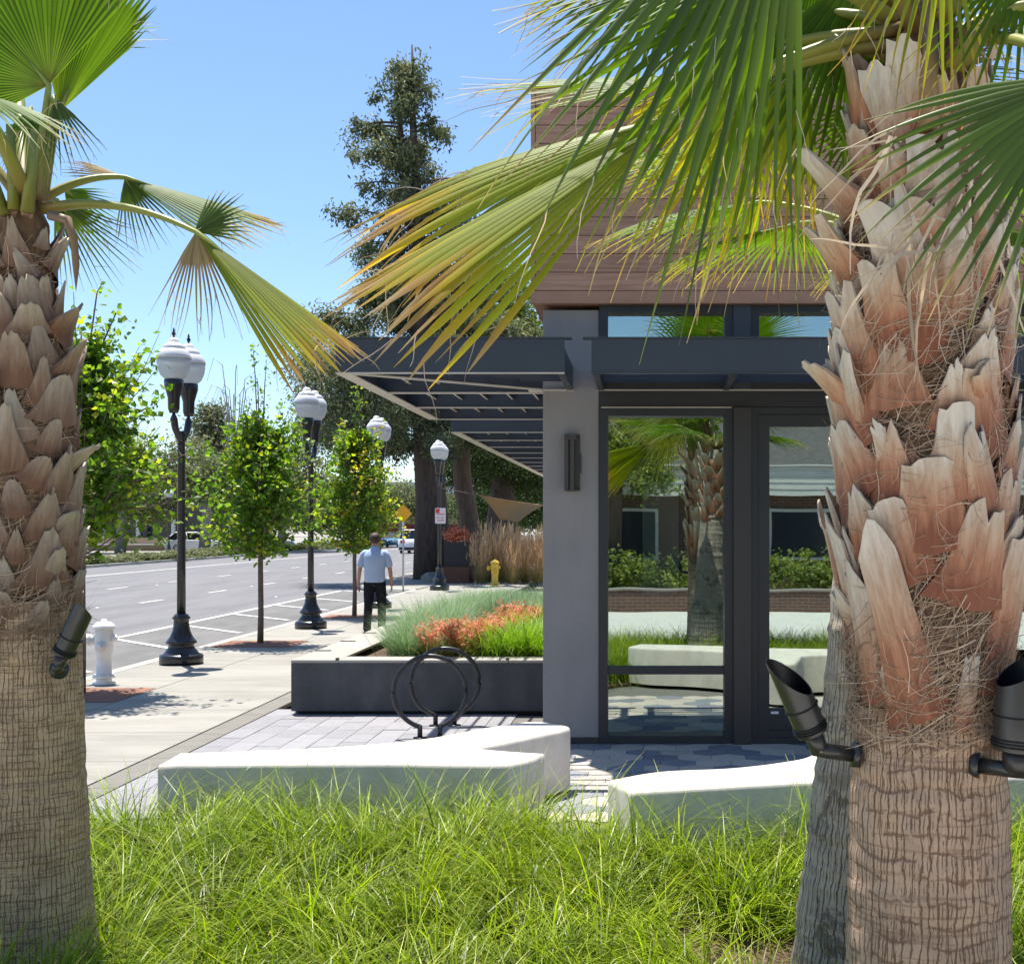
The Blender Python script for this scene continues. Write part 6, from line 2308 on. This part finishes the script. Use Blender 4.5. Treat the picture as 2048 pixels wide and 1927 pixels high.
# ------------------------------------------------------------------ walking person (seen from behind)
m_skin = pm('skin', (0.50, 0.27, 0.19), 0.55, 0.08, 20, spec=0.3)
m_shirt = pm('polo_cloth', (0.43, 0.53, 0.74), 0.85, 0.06, 9, 0.2, 30, spec=0.2)
m_pants = pm('trouser_cloth', (0.014, 0.015, 0.02), 0.85, 0.15, 12, 0.2, 30, spec=0.2)
m_hair = pm('hair', (0.060, 0.035, 0.022), 0.6, 0.35, 40, 0.5, 200)
m_shoe = pm('shoe', (0.03, 0.022, 0.018), 0.6)
px_, py_ = -4.66, 22.3
man = thing('person', 'person in pale blue polo and black trousers walking away down the pavement', 'person', (px_, py_, 0))


def loft(mb, secs, seg=20):
    """secs: (x, y, z, rx, ry)"""
    th = np.linspace(0, 2 * math.pi, seg, endpoint=False)
    pts = np.array([[(x + rx * np.sign(math.cos(a)) * abs(math.cos(a)) ** 0.85, y + ry * math.sin(a), z) for a in th] for x, y, z, rx, ry in secs])
    base = mb.n
    mb.grid(pts, True)
    mb.f.setdefault(seg, []).append(np.array([[base + k for k in range(seg)][::-1]]))
    mb.f.setdefault(seg, []).append(np.array([[base + (len(secs) - 1) * seg + k for k in range(seg)]]))


# body: one skinned surface from feet to head, arms and hands with fingers
J, E, RAD = [], [], []


def jn(p, r, link=None):
    J.append(p)
    RAD.append(r)
    if link is not None:
        E.append((link, len(J) - 1))
    return len(J) - 1


pel = jn((0, 0, 0.95), 0.13)
wst = jn((0, -0.01, 1.12), 0.125, pel)
cst = jn((0, -0.01, 1.32), 0.14, wst)
nkb = jn((0, 0.0, 1.46), 0.07, cst)
nk = jn((0, 0.012, 1.53), 0.055, nkb)
hd = jn((0, 0.02, 1.60), 0.078, nk)
hd2 = jn((0, 0.02, 1.675), 0.082, hd)
hands = []
for s in (-1, 1):
    sh = jn((s * 0.175, -0.005, 1.375), 0.046, cst)
    el = jn((s * 0.255, 0.0 + 0.02 * s, 1.13), 0.043, sh)
    wr = jn((s * 0.275, 0.05 * s + 0.02, 0.885), 0.030, el)
    pm_ = jn((s * 0.277, 0.055 * s + 0.03, 0.82), 0.033, wr)
    hp_ = jn((s * 0.10, 0.0, 0.90), 0.10, pel)
    st = 0.13 * s
    kn = jn((s * 0.10, st * 0.55 + 0.03, 0.50), 0.062, hp_)
    an = jn((s * 0.095, st * 1.0 - (0.06 if s < 0 else 0), 0.10 + (0.03 if s < 0 else 0)), 0.042, kn)
    hands.append((s, np.array(J[pm_])))
me = bpy.data.meshes.new('body')
me.from_pydata(J, E, [])
body = bpy.data.objects.new('body', me)
col.objects.link(body)
body.parent = man
sk = body.modifiers.new('skin', 'SKIN')
for i, v in enumerate(me.skin_vertices[0].data):
    v.radius = (RAD[i], RAD[i] * (0.72 if i in (pel, wst, cst) else 0.95))
    v.use_root = i == pel
ss = body.modifiers.new('sub', 'SUBSURF')
ss.levels = ss.render_levels = 2
me.materials.append(m_skin)
for s, p in hands:
    mb = MB()
    for k, (dx, ln) in enumerate(((-0.026, 0.062), (-0.009, 0.072), (0.009, 0.068), (0.025, 0.052))):
        a = p + np.array([0.0, dx, -0.015])
        mb.tube([a, a + np.array([-s * 0.006, 0, -ln * 0.6]), a + np.array([-s * 0.022, 0, -ln])], [0.009, 0.0085, 0.006], 7)
    a = p + np.array([-s * 0.005, 0.03, 0.02])
    mb.tube([a, a + np.array([-s * 0.015, 0.015, -0.03]), a + np.array([-s * 0.02, 0.016, -0.055])], [0.011, 0.009, 0.007], 7)
    mb.build('fingers', m_skin, body, True, True)
# head details
mb = MB()
for s in (-1, 1):
    mb.tube([(s * 0.076, 0.015, 1.585), (s * 0.088, 0.008, 1.61), (s * 0.084, 0.012, 1.635)], [0.010, 0.016, 0.009], 7)
mb.tube([(0, 0.10, 1.63), (0, 0.125, 1.595), (0, 0.10, 1.585)], [0.01, 0.015, 0.01], 6)
mb.build('ears', m_skin, body, True, True)
mb = MB()
loft(mb, [(0, -0.005, 1.568, 0.066, 0.066), (0, -0.008, 1.60, 0.083, 0.085), (0, 0.0, 1.66, 0.089, 0.098), (0, 0.012, 1.705, 0.083, 0.098), (0, 0.02, 1.735, 0.06, 0.075), (0, 0.02, 1.75, 0.02, 0.03)])
mb.build('hair', m_hair, man, True, True)
# shirt
mb = MB()
loft(mb, [(0, -0.005, 0.90, 0.178, 0.125), (0, -0.005, 0.93, 0.180, 0.128), (0, -0.01, 1.08, 0.175, 0.125), (0, -0.012, 1.22, 0.192, 0.135), (0, -0.012, 1.33, 0.200, 0.135), (0, -0.008, 1.385, 0.190, 0.118), (0, -0.003, 1.43, 0.150, 0.098), (0, 0.003, 1.468, 0.092, 0.08), (0, 0.008, 1.50, 0.068, 0.064), (0, 0.012, 1.525, 0.066, 0.062)])
shirt = mb.build('shirt', m_shirt, man, True, True)
for s in (-1, 1):
    mb = MB()
    mb.tube([(s * 0.12, -0.005, 1.405), (s * 0.165, -0.004, 1.392), (s * 0.196, 0.0, 1.36), (s * 0.222, 0.005 * s, 1.28), (s * 0.243, 0.012 * s, 1.19), (s * 0.247, 0.014 * s, 1.165)], [0.055, 0.066, 0.067, 0.064, 0.061, 0.058], 16)
    mb.build('sleeve', m_shirt, shirt, True, True)
# trousers
mb = MB()
for s in (-1, 1):
    st = 0.13 * s
    kx = (s * 0.10, st * 0.55 + 0.03, 0.50)
    an = (s * 0.095, st - (0.06 if s < 0 else 0), 0.10 + (0.03 if s < 0 else 0))
    mb.tube([(s * 0.078, 0, 0.95), (s * 0.088, 0.0, 0.86), (s * 0.095, st * 0.3 + 0.01, 0.70), kx, ((kx[0] + an[0]) / 2, (kx[1] + an[1]) / 2 - 0.01, 0.3), (an[0], an[1], an[2] - 0.03)],
            [0.10, 0.105, 0.093, 0.076, 0.070, 0.068], 16)
loft(mb, [(0, 0, 0.84, 0.16, 0.11), (0, 0, 0.92, 0.172, 0.118), (0, 0, 0.97, 0.165, 0.112)])
mb.build('trousers', m_pants, man, True, True)
for s in (-1, 1):
    st = 0.13 * s
    an = np.array((s * 0.095, st - (0.06 if s < 0 else 0), 0.0 + (0.03 if s < 0 else 0)))
    mb = MB()
    mb.tube([an + np.array([0, -0.075, 0.045]), an + np.array([0, -0.06, 0.045]), an + np.array([0, 0.05, 0.05]), an + np.array([0.0, 0.15, 0.035]), an + np.array([0.0, 0.19, 0.025])], [0.03, 0.043, 0.047, 0.043, 0.02], 12)
    mb.build('shoe', m_shoe, man, True, True)

# ------------------------------------------------------------------ what the glass reflects: the house behind the photographer
def brickmat():
    m, nt, b, out = newmat('house_brick')
    N, L = nt.nodes, nt.links
    geo = N.new('ShaderNodeNewGeometry')
    sp = N.new('ShaderNodeSeparateXYZ')
    cb = N.new('ShaderNodeCombineXYZ')
    L.new(geo.outputs['Position'], sp.inputs[0])
    L.new(sp.outputs[0], cb.inputs[0])
    L.new(sp.outputs[2], cb.inputs[1])
    br = N.new('ShaderNodeTexBrick')
    br.inputs['Scale'].default_value = 1.0
    br.inputs['Brick Width'].default_value = 0.22
    br.inputs['Row Height'].default_value = 0.075
    br.inputs['Mortar Size'].default_value = 0.006
    br.inputs['Color1'].default_value = (0.15, 0.075, 0.05, 1)
    br.inputs['Color2'].default_value = (0.11, 0.06, 0.045, 1)
    br.inputs['Mortar'].default_value = (0.2, 0.175, 0.15, 1)
    L.new(cb.outputs[0], br.inputs['Vector'])
    L.new(br.outputs['Color'], b.inputs['Base Color'])
    b.inputs['Roughness'].default_value = 0.9
    return m


m_brick = brickmat()
m_mortar = pm('mortar', (0.28, 0.25, 0.22), 0.95, 0.1, 10)
m_siding = pm('eave_siding', (0.62, 0.62, 0.57), 0.8, 0.05, 4)
m_shingle = pm('shingle', (0.085, 0.082, 0.078), 0.95, 0.3, 5, 0.6, 20)
hb = thing('brick_house', 'low brick house with pale eave band mirrored in the shop glass', 'building', (2, -10, 0))
box('wall', m_brick, -12, 14, -18, -10, 0, 2.7, hb)
for k in range(5):
    box('eave_board', m_siding, -12.6, 14.6, -9.6 + 0.012 * k, -9.5 + 0.012 * k, 2.62 + 0.15 * k, 2.765 + 0.15 * k, hb)
box('eave_soffit', m_siding, -12.6, 14.6, -18, -9.62, 2.63, 3.3, hb)
m = MB()
m.add([(-12.8, -9.4, 3.31), (14.8, -9.4, 3.31), (14.8, -14.5, 5.3), (-12.8, -14.5, 5.3), (-12.8, -19, 3.31), (14.8, -19, 3.31)], [(0, 1, 2, 3), (3, 2, 5, 4)])
m.build('roof', m_shingle, hb)
for x0 in (-9.0, -5.2, -1.6, 3.0, 7.0):
    w_ = box('window', m_siding, x0, x0 + 1.9, -9.99, -9.93, 1.0, 2.3, hb)
    box('pane', m_dglass, x0 + 0.08, x0 + 1.82, -9.929, -9.915, 1.08, 2.22, w_)
lwb = thing('brick_planter_wall', 'low brick planter wall in front of the house mirrored in the glass', 'wall', (2, -6, 0))
box('wall', m_brick, -12, 14, -6.3, -6.0, 0, 0.46, lwb)
box('coping', m_mortar, -12.03, 14.03, -6.33, -5.97, 0.461, 0.5, lwb)
hd_ = MB()
for x in np.arange(-11.5, 13.5, 1.0):
    foliage(hd_, [(x, -7.4, 0.75, 0.7, 0.6, 0.5, 1.0)], 0.12, 26, 0, 0.6, 0.2)
ho = hd_.build('hedge', m_broad)
tag(ho, 'clipped green hedge in front of the brick house behind the photographer', 'hedge', kind='stuff')
struct(sheet('rear_walk', pm('pale_paving', (0.58, 0.56, 0.51), 0.9, 0.08, 2, 0.2, 150), -20, 20, -6.0, 2.7, -0.004))  # walk seen in the glass; brightened and extended to bounce light onto the palms
for k, (x, y, h) in enumerate([(-7.5, -13, 9), (9.5, -15, 11), (-0.9, -8.4, 5.4)]):
    t = thing('garden_tree', ['round tree behind the brick house, left', 'tall round tree behind the brick house, right', 'small tree in front of the brick house, mirrored in the left window'][k], 'tree', (x, y, 0))
    m = MB()
    m.tube([(0, 0, 0), (0.1, 0, h * 0.5), (0, 0, h * 0.75)], [0.3, 0.22, 0.1], 8)
    m.build('trunk', m_trunk_b, t, True, True)
    lf = MB()
    q_ = 0.5 if k == 2 else 1.0
    foliage(lf, [(0, 0, h * 0.74, 2.6 * q_, 2.6 * q_, h * 0.26, 1.2), (1.4 * q_, 0.5, h * 0.64, 1.8 * q_, 1.8 * q_, h * 0.2, 0.8), (-1.5 * q_, 0.3, h * 0.62, 1.7 * q_, 1.7 * q_, h * 0.2, 0.8)], 0.26 * (0.6 if k == 2 else 1), 60, 0, 0.5, 0.5 * q_ + 0.05)
    lf.build('crown', m_broad, t, False, True)
